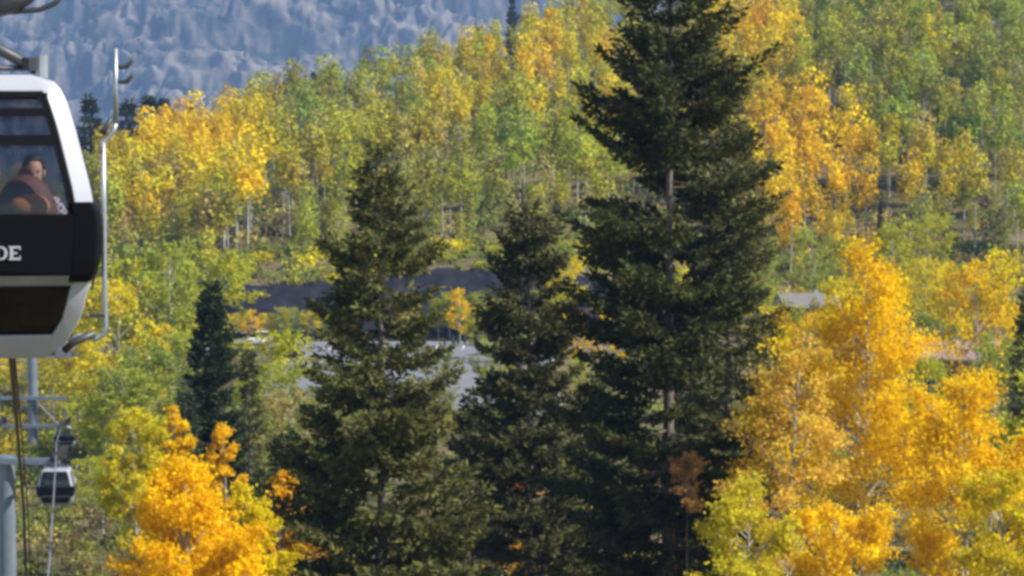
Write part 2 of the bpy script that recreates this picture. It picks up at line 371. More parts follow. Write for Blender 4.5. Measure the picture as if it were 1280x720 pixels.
def spruce(H, prof, rng, step=0.42, per=7, tuft=0.2, twig_gap=0.16, hb=1.0, dens=1.0, sparse=0.0, trunk_r=None):
    """prof: list of (distance below the top, radius)"""
    mb = MB(); tr = trunk_r or 0.012 * H
    wob = rng.normal(0, 0.004 * H, 2)
    def axis(h): t = h / H; return Vector((wob[0] * math.sin(3 * t), wob[1] * math.sin(4 * t), h))
    mb.tube([axis(H * i / 8) - Vector((0, 0, 0.4 if i == 0 else 0)) for i in range(9)], [tr * (1.3 if i == 0 else 1) * (1 - 0.94 * i / 8) for i in range(9)], 8, cap=False)
    P = []; D = []; Sz = []
    pd = [a for a, b in prof]; pr = [b for a, b in prof]
    def twig(p, d, l, n):
        for k in range(n):
            q = (k + rng.uniform(0, 1)) / n
            side = Vector(rng.normal(0, 1, 3)); side = (side - d * side.dot(d)).normalized()
            P.append(p + d * (l * q)); D.append((d * 0.75 + side * 0.8 + Vector((0, 0, -0.12))).normalized()); Sz.append(tuft * rng.uniform(0.7, 1.3))
        P.append(p + d * l); D.append(d); Sz.append(tuft * 1.2)
    h = H - 0.12
    twig(axis(H - 0.9), Vector((0, 0, 1)), 0.8, 12)
    az0 = 0
    while h > hb:
        below = H - h; R = float(np.interp(below, pd, pr)); az0 += 1.1
        nb = max(3, int(per * min(1, 0.5 + below / 3)))
        zone = 0.62 + 0.55 * float(vnoise(h * 0.45, 7.7, int(wob[0] * 1e5) & 255))
        for b in range(nb):
            az = az0 + 2 * math.pi * b / nb + rng.normal(0, 0.22)
            lob = 0.58 + 0.80 * float(vnoise(az * 1.3 + 11, h * 0.5, 91 + (int(wob[1] * 1e5) & 127)))
            if below > 1.5 and lob < 0.58 + 0.80 * (0.16 + sparse): continue
            L = max(0.18, R * rng.uniform(0.62, 1.08) * lob * (0.55 + 0.45 * zone if below > 2 else 1))
            tdn = min(1, below / (0.75 * H))
            e0 = math.radians(36 - 54 * tdn + rng.normal(0, 11))        # young branches rise, old ones droop
            hz = Vector((math.cos(az), math.sin(az), 0)); p0 = axis(h + rng.normal(0, 0.22))
            def bp(q): return p0 + hz * (L * q) + Vector((0, 0, L * (math.tan(e0) * q * (1 - 0.35 * q) + 0.22 * q * q * q)))
            pts = [bp(q) for q in (0, 0.35, 0.7, 1.0)]
            crown_tubes(mb, pts, [0.035 * (0.4 + L / 4), 0.026 * (0.4 + L / 4), 0.014, 0.006], 4)
            n = max(2, int(L / twig_gap * dens))
            for k in range(n):
                q = 0.16 + 0.84 * (k + rng.uniform(0, 1)) / n
                if rng.uniform() < sparse: continue
                p = bp(q); dr = (bp(min(1, q + 0.05)) - bp(q - 0.05)).normalized()
                for sgn in (-1, 1):
                    sd = Vector((-hz.y, hz.x, 0)) * sgn
                    l2 = (0.10 + 0.34 * L * (1 - q) ** 0.7 * 0.9 + 0.12) * rng.uniform(0.6, 1.15)
                    dd = (dr * 0.75 + sd * 0.85 + Vector((0, 0, rng.uniform(-0.35, 0.05)))).normalized()
                    twig(p, dd, l2, max(2, int(l2 / 0.066)))
        h -= step * rng.uniform(0.75, 1.25) * (0.6 if below < 2 else 1)
    P = np.array([tuple(p) for p in P]); D = np.array([tuple(d) for d in D]); Sz = np.array(Sz)[:, None]
    n = len(P); s = np.cross(D, rng.normal(size=(n, 3))); s /= np.linalg.norm(s, axis=1)[:, None]
    w = Sz * 0.19
    V = np.stack([P - s * w * 0.5, P + D * Sz * 0.55 - s * w, P + D * Sz, P + D * Sz * 0.5 + s * w], 1).reshape(-1, 3)
    return mb.mesh('spruce_trunk', True), mesh_np('spruce_crown', V, np.arange(4 * n).reshape(n, 4), np.clip(rng.normal(0.5, 0.25, n), 0, 1))
def plant(name, label, cat, loc, trunk, crown, bark, leaf, color, rotz=0, scale=1, group=None):
    t = thing(name, label, cat, loc, rotz, group); t.scale = (scale, scale, scale) if np.isscalar(scale) else scale
    link('trunk', trunk, bark, t); c = link('crown', crown, leaf, t, color=color)
    return t

GOLD = (0.88, 0.60, 0.018); AMBER = (0.86, 0.50, 0.018); YELLOW = (0.76, 0.62, 0.03); LIME = (0.52, 0.51, 0.04)
LGREEN = (0.40, 0.43, 0.06); GREEN = (0.27, 0.33, 0.06); OLIVE = (0.30, 0.31, 0.07); RUST = (0.52, 0.28, 0.06); TAN = (0.46, 0.37, 0.12)
DKSPR = (0.072, 0.080, 0.028); OLSPR = (0.125, 0.122, 0.045); BLSPR = (0.060, 0.074, 0.036)

# ---------------------------------------------------------------- foreground spruces
def put_spruce(px, top, d, profpx, label, seed, color, **kw):
    k = d / F; tp = W(px, top, d); z0 = gz(tp.x, d); H = tp.z - z0
    prof = [(a * k, b * k) for a, b in profpx]
    rng = np.random.default_rng(seed)
    tm, cm = spruce(H, prof, rng, **kw)
    return plant('spruce_tree', label, 'spruce tree', (tp.x, d, z0), tm, cm, M_SPRBARK, M_NEEDLE, color, group=None)
put_spruce(838, -150, 95, [(0, 3), (60, 22), (150, 60), (260, 102), (400, 130), (620, 138), (900, 148)],
           'tallest dark spruce, its top cut off by the picture edge', 11, DKSPR, step=0.62, per=7, twig_gap=0.12, tuft=0.27, sparse=0.17, trunk_r=0.30)
put_spruce(912, 120, 111, [(0, 3), (60, 26), (140, 56), (260, 66), (420, 72), (700, 90)],
           'olive-tinged spruce half hidden behind the tallest dark spruce', 12, OLSPR, step=0.56, per=7, twig_gap=0.14, tuft=0.27, sparse=0.2)
put_spruce(470, 186, 85, [(0, 3), (60, 27), (160, 64), (260, 84), (330, 104), (420, 120), (600, 132)],
           'pointed broad spruce standing before the pale parking lot', 13, (0.118, 0.120, 0.038), step=0.54, per=8, twig_gap=0.12, tuft=0.25, sparse=0.06)
put_spruce(660, 262, 104, [(0, 10), (30, 26), (145, 62), (220, 64), (300, 78), (420, 96), (600, 110)],
           'shorter brownish-topped spruce between the pointed one and the tallest one', 14, (0.092, 0.092, 0.036), step=0.56, per=8, twig_gap=0.13, tuft=0.27, sparse=0.10)
put_spruce(264, 358, 150, [(0, 2), (60, 19), (140, 38), (280, 47), (500, 50)],
           'narrow dark spruce above the golden aspen by the gondola', 15, (0.05, 0.062, 0.03), step=0.42, per=9, twig_gap=0.15, tuft=0.32, sparse=0.02)
put_spruce(233, 486, 143, [(0, 2), (60, 14), (140, 26), (280, 34)],
           'small grey-green spruce left of the narrow dark spruce', 16, (0.07, 0.088, 0.05), step=0.5, per=7, twig_gap=0.22, tuft=0.28)
put_spruce(310, 440, 158, [(0, 2), (80, 14), (160, 24), (300, 30)],
           'thin dim spruce right of the narrow dark spruce', 17, DKSPR, step=0.5, per=7, twig_gap=0.22, tuft=0.28, sparse=0.1)
put_spruce(352, 545, 118, [(0, 2), (80, 24), (160, 44), (300, 60)],
           'dark low spruce tucked left of the pointed broad spruce', 18, DKSPR, step=0.45, per=7, twig_gap=0.19, tuft=0.24)
put_spruce(745, 470, 122, [(0, 2), (80, 34), (160, 60), (300, 70)],
           'low dark spruce at the foot of the tallest spruce', 19, DKSPR, step=0.45, per=7, twig_gap=0.18, tuft=0.24)
put_spruce(592, 488, 126, [(0, 2), (60, 24), (160, 50), (300, 66)],
           'low dark spruce in the gap right of the pointed broad spruce', 22, DKSPR, step=0.5, per=7, twig_gap=0.17, tuft=0.28)
put_spruce(408, 535, 122, [(0, 2), (60, 20), (160, 44), (300, 60)],
           'dark spruce behind the left flank of the pointed broad spruce', 23, DKSPR, step=0.5, per=7, twig_gap=0.17, tuft=0.28)
put_spruce(884, 455, 121, [(0, 2), (60, 26), (160, 52), (300, 66)],
           'dim low spruce at the right foot of the tallest spruce', 24, DKSPR, step=0.5, per=7, twig_gap=0.17, tuft=0.28)
put_spruce(1284, 372, 170, [(0, 2), (60, 14), (140, 24), (300, 32)],
           'dark spruce cut by the right picture edge', 20, DKSPR, step=0.5, per=7, twig_gap=0.22, tuft=0.28)
put_spruce(968, 405, 180, [(0, 2), (60, 16), (140, 26), (300, 36)],
           'dusky spruce between the tallest spruce and the big golden aspen', 21, DKSPR, step=0.5, per=7, twig_gap=0.24, tuft=0.3)

# ---------------------------------------------------------------- foreground aspens
def put_aspen(px, top, d, rpx, basepx, label, seed, color, nb, leaves, lsize, **kw):
    k = d / F; tp = W(px, top, d); z0 = gz(tp.x, d); H = tp.z - z0
    hb = max(0.12 * H, W(px, basepx, d).z - z0)
    if leaves > 3000: leaves = int(leaves * 1.5); lsize *= 0.8
    tm, cm = aspen(H, rpx * k, hb, np.random.default_rng(seed), nb, leaves, lsize, **kw)
    return plant('aspen_tree', label, 'aspen tree', (tp.x, d, z0), tm, cm, M_ASPBARK, M_LEAF, color)
put_aspen(1083, 298, 90, 122, 690, 'big golden aspen with pale trunk at the right', 31, (0.92, 0.63, 0.02), 78, 22000, 0.075, topness=1.25, wide=0.12, trunk_r=0.15)
put_aspen(985, 425, 84, 70, 760, 'rust-tinted thin aspen left of the big golden aspen', 32, (0.82, 0.55, 0.08), 40, 5500, 0.07, topness=0.9, wide=0.35, trunk_r=0.10)
put_aspen(1205, 470, 86, 92, 770, 'golden aspen right of the big golden aspen', 33, (0.92, 0.63, 0.02), 46, 11500, 0.078, topness=0.85, wide=0.35)
put_aspen(938, 592, 78, 62, 830, 'lime green young aspen below the rust-tinted aspen', 34, (0.66, 0.56, 0.04), 38, 6500, 0.07, topness=0.9, wide=0.4)
put_aspen(1266, 590, 80, 66, 830, 'yellow-green aspen in the lower right corner', 35, (0.72, 0.58, 0.03), 36, 7000, 0.07, topness=0.85, wide=0.4)
put_aspen(1060, 640, 80, 70, 840, 'amber young aspen at the foot of the big golden aspen', 36, (0.92, 0.62, 0.02), 32, 8000, 0.07, topness=0.55, wide=0.4)
put_aspen(858, 574, 91, 24, 640, 'small rust-pink aspen sprig before the tallest spruce', 37, (0.60, 0.36, 0.12), 16, 1100, 0.075, topness=0.6, wide=0.5, trunk_r=0.025)
put_aspen(250, 572, 73, 80, 800, 'brightest golden aspen at the bottom, right of the lift towers', 41, (0.95, 0.62, 0.012), 60, 19000, 0.065, topness=1.1, wide=0.15)
put_aspen(312, 608, 76, 34, 790, 'slim yellow-green aspen touching the brightest golden aspen', 42, (0.74, 0.60, 0.025), 32, 6000, 0.065, topness=0.6, wide=0.3)
put_aspen(168, 515, 132, 42, 690, 'yellow aspen with green lower boughs beside the lift towers', 43, (0.70, 0.60, 0.04), 40, 7500, 0.10, topness=0.55, wide=0.3)
put_aspen(206, 512, 140, 25, 650, 'small amber aspen top beside the grey-green spruce', 44, GOLD, 28, 4200, 0.10, topness=0.6, wide=0.3)
put_aspen(281, 530, 140, 20, 670, 'slim orange aspen between the two narrow spruces', 45, (0.88, 0.55, 0.02), 28, 4200, 0.10, topness=0.6, wide=0.3)
put_aspen(353, 598, 110, 22, 720, 'small orange aspen in shade left of the pointed broad spruce', 46, AMBER, 24, 2400, 0.09, topness=0.6, wide=0.35)
put_aspen(628, 555, 128, 40, 740, 'orange aspen showing between the spruce bases', 47, (0.84, 0.47, 0.015), 34, 6500, 0.1, topness=0.6, wide=0.35)
put_aspen(385, 640, 110, 36, 800, 'dim orange aspen under the pointed broad spruce', 48, (0.74, 0.46, 0.03), 26, 3800, 0.09, topness=0.6, wide=0.35)
put_aspen(502, 640, 120, 40, 800, 'yellow aspen glimpsed low through the pointed broad spruce', 49, YELLOW, 26, 3800, 0.1, topness=0.6, wide=0.35)
put_aspen(725, 585, 135, 40, 760, 'low yellow-green aspen behind the spruce bases', 50, LIME, 26, 3800, 0.1, topness=0.6, wide=0.35)

# ---------------------------------------------------------------- middle distance aspens
MID = []
for s in range(5):
    rng = np.random.default_rng(100 + s); MID.append(aspen(14.0, 2.9 + 0.25 * s, 3.2 + 0.6 * (s % 3), rng, 40, 3000, 0.17, topness=0.5, wide=0.35, trunk_r=0.13))
mid = [ # px, top, d, height, colour, label
 (215, 305, 262, 18, LGREEN, 'tall lime green aspen below the dark forest trunks, beside the narrow spruce'),
 (262, 318, 275, 17, LIME, 'lime aspen just left of the dark cut bank'),
 (175, 325, 270, 17, LIME, 'yellow-lime aspen right of the ski rack foot'),
 (152, 352, 250, 15, YELLOW, 'bright yellow aspen close to the ski rack foot'),
 (140, 408, 262, 15, LIME, 'lime aspen below the cabin corner'),
 (98, 428, 325, 15, YELLOW, 'yellow aspen behind the far tower arms'),
 (66, 440, 330, 14, LIME, 'pale lime aspen behind the far tower pole'),
 (24, 440, 335, 14, YELLOW, 'yellow aspen under the near cabin floor'),
 (8, 520, 250, 9, YELLOW, 'small yellow aspen beside the brown cable'),
 (185, 438, 215, 15, GREEN, 'dark green aspen above the yellow aspen by the lift'),
 (150, 462, 205, 14, LGREEN, 'green aspen between the lift and the dark green one'),
 (225, 420, 222, 14, LGREEN, 'green aspen left of the narrow dark spruce'),
 (132, 500, 215, 11, LIME, 'lime aspen right of the farthest cabin'),
 (112, 575, 190, 7, LIME, 'small lime aspen right of the middle cabin'),
 (128, 585, 178, 8, LGREEN, 'small green aspen at the edge of the lift clearing'),
 (40, 575, 215, 8, LGREEN, 'low green aspen behind the near lift tower'),
 (328, 418, 212, 14, LIME, 'bright lime aspen at the left edge of the parking lot'),
 (338, 455, 205, 12, LGREEN, 'lime-green aspen just right of the bright lime one'),
 (385, 486, 196, 11, OLIVE, 'olive aspen before the parking lot edge'),
 (366, 492, 186, 11, TAN, 'thin tan-olive aspen beside the olive aspen'),
 (318, 520, 178, 10, OLIVE, 'dull olive aspen below the bright lime aspen'),
 (405, 505, 178, 10, OLIVE, 'olive aspen at the left flank of the pointed spruce'),
 (440, 496, 215, 8, OLIVE, 'olive aspen before the lot, left behind the pointed spruce'),
 (535, 505, 218, 8, LGREEN, 'green aspen before the lot, right behind the pointed spruce'),
 (620, 498, 212, 8, OLIVE, 'olive aspen before the lot behind the brownish-topped spruce'),
 (545, 436, 222, 8, OLIVE, 'olive-green aspen masking the lot right of the pointed spruce'),
 (622, 428, 226, 8, LGREEN, 'green aspen masking the lot left of the brownish-topped spruce'),
 (770, 462, 215, 8, OLIVE, 'olive aspen seen through the skirt of the tallest spruce'),
 (735, 448, 230, 8, LIME, 'lime aspen seen through the left boughs of the tallest spruce'),
 (800, 440, 240, 8, LGREEN, 'green aspen seen behind the tallest trunk, low down'),
 (575, 362, 300, 6.5, GOLD, 'small golden aspen right of the pointed spruce, by the bollards'),
 (598, 385, 285, 8, LIME, 'lime aspen behind the brownish-topped spruce, by the bollards'),
 (705, 325, 300, 10, YELLOW, 'yellow aspen between the brownish-topped and tallest spruces'),
 (690, 365, 280, 9, LIME, 'lime aspen below the yellow one between two spruces'),
 (722, 392, 270, 9, GOLD, 'golden aspen showing through the tallest spruce'),
 (640, 400, 290, 9, LGREEN, 'green aspen behind the brownish-topped spruce'),
 (780, 380, 262, 10, GOLD, 'golden aspen behind the tallest trunk'),
 (880, 370, 270, 11, LIME, 'lime aspen right behind the tallest trunk'),
 (930, 330, 300, 13, LGREEN, 'green aspen right of the olive-tinged spruce'),
 (958, 385, 250, 8, YELLOW, 'small yellow aspen right of the tallest spruce'),
 (986, 384, 245, 8, LIME, 'small lime aspen before the pale roof'),
 (1046, 350, 262, 9, YELLOW, 'yellow aspen beside the pale roof, touching the big golden crown'),
 (1022, 392, 230, 9, GOLD, 'golden aspen below the pale roof'),
 (1018, 290, 318, 11, LGREEN, 'green aspen above the pale roof'),
 (1060, 300, 330, 11, GREEN, 'dark green aspen behind the big golden aspen top'),
 (1118, 282, 320, 11, LIME, 'lime aspen right of the big golden aspen top'),
 (1160, 272, 330, 11, LIME, 'pale lime aspen above the tan roof'),
 (1155, 325, 300, 11, YELLOW, 'yellow aspen right of the big golden crown'),
 (1188, 330, 310, 11, LGREEN, 'green aspen left of the round golden aspen'),
 (1222, 330, 225, 9.5, GOLD, 'golden aspen with dark trunk above the tan roof'),
 (1248, 316, 228, 11, YELLOW, 'round yellow-gold aspen near the right edge'),
 (1172, 395, 262, 9, GREEN, 'dark green aspen left of the tan roof'),
 (1268, 425, 190, 9, LGREEN, 'green aspen at the right edge below the gold ones'),
 (1240, 452, 176, 8, OLIVE, 'olive aspen below the dark spruce at the right edge'),
 (1290, 470, 165, 9, LIME, 'lime aspen cut by the right picture edge'),
 (1005, 470, 190, 9, OLIVE, 'olive aspen behind the rust-tinted aspen'),
 (1150, 450, 200, 10, LIME, 'lime aspen behind the big golden crown'),
 (925, 470, 185, 9, OLIVE, 'olive aspen at the right foot of the tallest spruce'),
]
for i, (px, top, d, h, c, lab) in enumerate(mid):
    tp = W(px, top, d); z0 = gz(tp.x, d); H = max(h * 0.6, min(tp.z - z0, h * 1.6)) if tp.z - z0 > 2 else h
    H = max(3.0, tp.z - z0)
    s = H / 14.0; w = max(s, h / 14.0) * 0.95
    tm, cm = MID[i % 5]
    plant('aspen_tree', lab, 'aspen tree', (tp.x, d, z0), tm, cm, M_ASPBARK, M_LEAF, c, rotz=i * 1.7, scale=(w, w, s), group='aspens in the middle distance')
for px, top, d, h, c, lab in [(315, 388, 316, 3.4, GOLD, 'small golden roadside aspen above the white car'), (333, 392, 319, 3.0, YELLOW, 'small yellow roadside aspen between the two cars'),
                         (350, 385, 318, 3.6, LIME, 'small lime roadside aspen left of the dark car'), (368, 386, 319, 3.6, LGREEN, 'small green roadside aspen above the dark car'),
                         (392, 388, 318, 3.5, YELLOW, 'small yellow roadside aspen right of the dark car'), (404, 390, 319, 3.3, LIME, 'small lime roadside aspen nearest the pointed spruce'),
                         (297, 392, 318, 3.2, YELLOW, 'small yellow roadside aspen at the left end of the row'), (548, 376, 319, 3.5, OLIVE, 'small olive roadside aspen right of the pointed spruce'), (562, 366, 319, 3.5, LIME, 'small lime roadside aspen left of the golden one by the bollards'),
                         (604, 366, 319, 3.5, LGREEN, 'small green roadside aspen left of the brownish-topped spruce'), (622, 372, 319, 3.5, YELLOW, 'small yellow roadside aspen behind the brownish-topped spruce'),
                         (428, 384, 319, 3.5, LIME, 'small lime roadside aspen behind the pointed spruce, left side'), (512, 378, 319, 3.5, YELLOW, 'small yellow roadside aspen behind the pointed spruce, right side'), (588, 372, 319, 3.5, OLIVE, 'small olive roadside aspen right of the golden one by the bollards')]:
    tp = W(px, top, d); z0 = gz(tp.x, d); H = tp.z - z0; s = H / 14
    tm, cm = MID[int(px) % 5]
    plant('aspen_tree', lab, 'aspen tree', (tp.x, d, z0), tm, cm, M_ASPBARK, M_LEAF, c, rotz=px, scale=(s * 1.35, s * 1.35, s), group='young aspens along the road')

# ---------------------------------------------------------------- the aspen wood on the hillside
FAR = []
def far_crown(rng, H, R, zb, n, size):
    """rounded heads: leaves lie on the outside of a few overlapping lobes, turned outward"""
    lobes = [((rng.normal(0, .12 * R), rng.normal(0, .12 * R), H - 0.95 * R), 0.80 * R, 1.0 * R)]
    k = int(rng.integers(5, 8)); a0 = rng.uniform(0, 6.28)
    for i in range(k):
        t = (i + rng.uniform(0.1, 0.9)) / k; z = zb + (H - 1.3 * R - zb) * t; a = a0 + i * 2.4
        rr_ = R * rng.uniform(0.50, 0.78) * (0.75 + 0.25 * math.sin(math.pi * min(1, t + .25))); o = R * rng.uniform(0.25, 0.62) * (1.1 - 0.5 * t)
        lobes.append(((o * math.cos(a), o * math.sin(a), z), rr_, rr_ * rng.uniform(0.8, 1.15)))
    w = np.array([l[1] ** 2 for l in lobes]); pick = rng.choice(len(lobes), n, p=w / w.sum())
    d = rng.normal(size=(n, 3)); d[:, 2] += 0.25; d /= np.linalg.norm(d, axis=1)[:, None]
    c = np.array([l[0] for l in lobes])[pick]; r = np.array([(l[1], l[1], l[2]) for l in lobes])[pick]
    C = c + d * r * rng.uniform(0.62, 1.10, (n, 1))
    nrm = d + rng.normal(0, 0.42, (n, 3)); nrm /= np.linalg.norm(nrm, axis=1)[:, None]
    u = np.cross(nrm, rng.normal(size=(n, 3))); u /= np.linalg.norm(u, axis=1)[:, None]; v = np.cross(nrm, u)
    s_ = (size * rng.uniform(0.6, 1.35, n))[:, None]
    V = np.stack([C - u * s_, C - v * s_ * .72, C + u * s_, C + v * s_ * .72], 1).reshape(-1, 3)
    lt = rng.uniform(0, 1, len(lobes))
    return mesh_np('aspen_crown', V, np.arange(4 * n).reshape(n, 4), np.clip(.5 * lt[pick] + .5 * rng.uniform(0, 1, n), 0, 1))
for s in range(9):
    rng = np.random.default_rng(300 + s)
    tm, _ = aspen(12.5, 1.2, 6.4, rng, 9, 20, 0.2, topness=0.6, wide=0.35, trunk_r=0.14)
    FAR.append((tm, far_crown(rng, 12.5, 1.95 + 0.16 * (s % 4), 6.3 + 0.5 * (s % 3), 520, 0.25)))
for s in range(4):
    rng = np.random.default_rng(340 + s)
    tm, _ = aspen(12.5, 1.2, 2.5, rng, 9, 20, 0.2, topness=0.6, wide=0.35, trunk_r=0.14)
    FAR.append((tm, far_crown(rng, 12.5, 2.7 + 0.25 * s, 2.6, 700, 0.28)))
rng = np.random.default_rng(77)
cand = []
for y in np.arange(339, 690, 3.4):
    for x in np.arange(-0.225 * y, 0.205 * y, 3.4):
        xx = x + rng.uniform(-1.9, 1.9); yy = y + rng.uniform(-1.9, 1.9)
        px = 640 + F * xx / yy
        dc = np.interp(px, PXN, DCN)
        if yy > dc + 14: continue
        dens = float(vnoise(xx / 22, yy / 22, 61))
        if rng.uniform() < (0.28 + 0.35 * (1 - dens)) * (0.6 if px > 850 or px < 340 else 1): continue
        if yy < 341 + 2 * rng.uniform() : continue
        cand.append((xx, yy))
def hillcolor(px, py, x, y, rng):
    g = 0                                      # golden clones stand in patches
    for (cx, cy, sx, sy, a) in ((225, 160, 100, 48, 1.7), (545, 290, 160, 40, 1.25), (985 + 0.5 * (py - 150), 150, 100, 85, 1.5), (945, 18, 50, 38, 1.6), (665, 50, 70, 55, 0.7), (430, 300, 60, 30, 0.5), (210, 260, 70, 40, 0.35),
                                (560, 90, 40, 40, 0.5), (680, 190, 40, 60, 0.35), (1040, 190, 45, 40, 0.6), (1200, 190, 80, 50, 0.25), (1090, 300, 200, 40, 0.25)):
        g += a * math.exp(-((px - cx) / sx) ** 2 - ((py - cy) / sy) ** 2)
    g += (float(fbm(x / 16, y / 22, 71, 3)) - 0.5) * 1.1 + rng.normal(0, 0.16)
    g -= 0.25 * float(sstep(900, 1280, px) * (1 - sstep(40, 170, py)))
    if g > 0.95: return rng.choice(['golden', 'golden', 'amber']), None
    if g > 0.5: return rng.choice(['yellow', 'golden', 'yellow']), None
    if g > 0.22: return rng.choice(['yellow-green', 'yellow-green', 'yellow', 'tan']), None
    if g > -0.12: return rng.choice(['lime', 'yellow-green', 'lime', 'olive']), None
    return rng.choice(['green', 'lime', 'green', 'olive']), None
PAL = {'golden': (0.82, 0.57, 0.02), 'amber': (0.82, 0.51, 0.02), 'yellow': (0.67, 0.53, 0.03), 'yellow-green': (0.51, 0.45, 0.04), 'lime': (0.39, 0.41, 0.045), 'olive': (0.35, 0.33, 0.065), 'green': (0.28, 0.345, 0.06), 'tan': (0.52, 0.41, 0.11)}
trees = []
for i, (x, y) in enumerate(cand):
    z = gz(x, y); sc = rng.uniform(0.60, 1.02); H = 12.5 * sc
    px, pt = pix(x, y, z + H); _, pb = pix(x, y, z)
    cname, _ = hillcolor(px, pt + 15, x, y, rng)
    v = int(rng.integers(0, 9))
    if (380 < px < 850 and y < 372 and rng.uniform() < 0.72) or (px > 850 and y < 360 and rng.uniform() < 0.4) or (px < 380 and y < 346 and rng.uniform() < 0.6) or rng.uniform() < 0.05:
        v = int(rng.integers(9, 13)); sc *= rng.uniform(0.45, 0.8); H = 12.5 * sc; px, pt = pix(x, y, z + H)
    c = np.array(PAL[cname]) * rng.uniform(0.82, 1.15) * np.array([rng.uniform(0.92, 1.08), 1, 1])
    trees.append(dict(x=x, y=y, z=z, s=sc, px=px, pt=pt, pb=pb, c=tuple(c), cn=cname, v=v, rz=rng.uniform(0, 6.28), r=F * 1.9 * sc / y, w=rng.uniform(0.85, 1.2)))
# which of them show largest: paint crowns front to back on a coarse picture, foreground spruces first
occ = np.zeros((144, 256), bool)
gy, gx = np.mgrid[0:144, 0:256]; gx = gx * 5 + 2.5; gy = gy * 5 + 2.5
occ |= (gx < 120) & (gy < 440) & (gy > 90)
occ |= (abs(gx - 838) < np.interp(gy, [-150, 110, 250, 700], [0, 80, 110, 130]) * 0.85)
occ |= (gy > 190) & (abs(gx - 470) < np.interp(gy, [190, 500, 720], [0, 105, 130]) * 0.9)
occ |= (gy > 255) & (abs(gx - 660) < np.interp(gy, [255, 400, 720], [0, 60, 90]) * 0.9)
occ |= (gy > 305) & (abs(gx - 1083) < np.interp(gy, [305, 480, 720], [20, 110, 200]))
occ |= (gy > 330) & (gx < 290)
for t in sorted(trees, key=lambda t: t['y']):
    hh = (t['pb'] - t['pt']) * 0.5; cy = t['pt'] + hh * 0.5
    mk = (((gx - t['px']) / t['r']) ** 2 + ((gy - cy) / (hh * 0.55)) ** 2 < 1)
    t['vis'] = int((mk & ~occ).sum()); occ |= mk
order = sorted(trees, key=lambda t: -t['vis'])
single, mass = order[:290], [t for t in order[290:] if t['vis'] > 0 or rng.uniform() < 0.12]   # trees wholly behind others are thinned out
# labels: tier up the slope, stretch of the slope, colour, place in the row
def stretch(px):
    if px < 470: return 'slope between gondola and pointed spruce'
    if px < 660: return 'slope above the brownish-topped spruce'
    if px < 850: return 'slope behind the tallest spruce'
    if px < 1083: return 'slope just past the tallest spruce'
    return 'slope above the big golden aspen'
ORD = ['first', 'second', 'third', 'fourth', 'fifth', 'sixth', 'seventh', 'eighth', 'ninth', 'tenth', 'eleventh', 'twelfth', 'thirteenth', 'fourteenth', 'fifteenth', 'sixteenth', 'seventeenth', 'eighteenth']
TIER = ['lowest', 'second', 'third', 'fourth', 'fifth', 'sixth', 'top']
single = [t for t in single if t['vis'] > 0]
buckets = {}
for t in single:
    ti = int(min(6, max(0, (t['y'] - 338) / 40)))
    buckets.setdefault((stretch(t['px']), ti, t['cn']), []).append(t)
for (st, ti, cn), L in buckets.items():
    L.sort(key=lambda t: t['px'])
    for i, t in enumerate(L):
        if len(L) == 1: lab = f'only {cn} aspen in the {TIER[ti]} tier, {st}'
        else: lab = f'{cn} aspen, {ORD[i]} from left in the {TIER[ti]} tier, {st}'
        w = t['s'] * t['w']
        tm, cm = FAR[t['v']]
        plant('aspen_tree', lab, 'aspen tree', (t['x'], t['y'], t['z']), tm, cm, M_ASPBARK, M_HILL, t['c'], t['rz'], (w, w, t['s']), group='aspens of the hillside wood')
# the rest of the wood reads as one mass
def arr(m):
    V = np.empty(len(m.vertices) * 3, np.float32); m.vertices.foreach_get('co', V)
    Fi = [tuple(p.vertices) for p in m.polygons]
    return V.reshape(-1, 3), np.array([f for f in Fi if len(f) == 4])
FA_T = []
for a, b in FAR:                              # plain tapered stems for the mass
    V, Fi = arr(a); V = V[:70].copy(); ids = np.arange(70).reshape(10, 7)[[0, 3, 6, 9]][:, [0, 2, 4, 5]]
    V = V[ids.ravel()]; g = np.arange(16).reshape(4, 4)
    FA_T.append((V, np.array([(g[i, k], g[i, (k + 1) % 4], g[i + 1, (k + 1) % 4], g[i + 1, k]) for i in range(3) for k in range(4)])))
FA_C = [arr(b) for a, b in FAR]
FA_TI = []
for a, b in FAR:
    q = np.empty(len(b.polygons), np.float32); b.attributes['tint'].data.foreach_get('value', q); FA_TI.append(q)
def merged(name, src, tints, mat, keep=1.0):
    VV = []; FF = []; TT = []; CC = []; off = 0
    for t in mass:
        V, Fi = src[t['v']]; ti = tints[t['v']] if tints else np.zeros(len(Fi))
        c, s = math.cos(t['rz']), math.sin(t['rz']); w = t['s'] * t['w']
        R = np.array([[c * w, s * w, 0], [-s * w, c * w, 0], [0, 0, t['s']]])
        VV.append(V @ R + np.array([t['x'], t['y'], t['z']])); FF.append(Fi + off); off += len(V); TT.append(ti)
        CC.append(np.tile(np.array([*t['c'], 1.0]), (len(Fi), 1)))
    return link(name, mesh_np(name, np.concatenate(VV), np.concatenate(FF), np.concatenate(TT), col=np.concatenate(CC)), mat)
fo = merged('forest', FA_C, FA_TI, M_HILLC)
tag(fo, 'distant aspen wood filling the hillside behind the single trees', kind='stuff')
ft = merged('trunks', FA_T, None, M_ASPBARK); ft.parent = fo
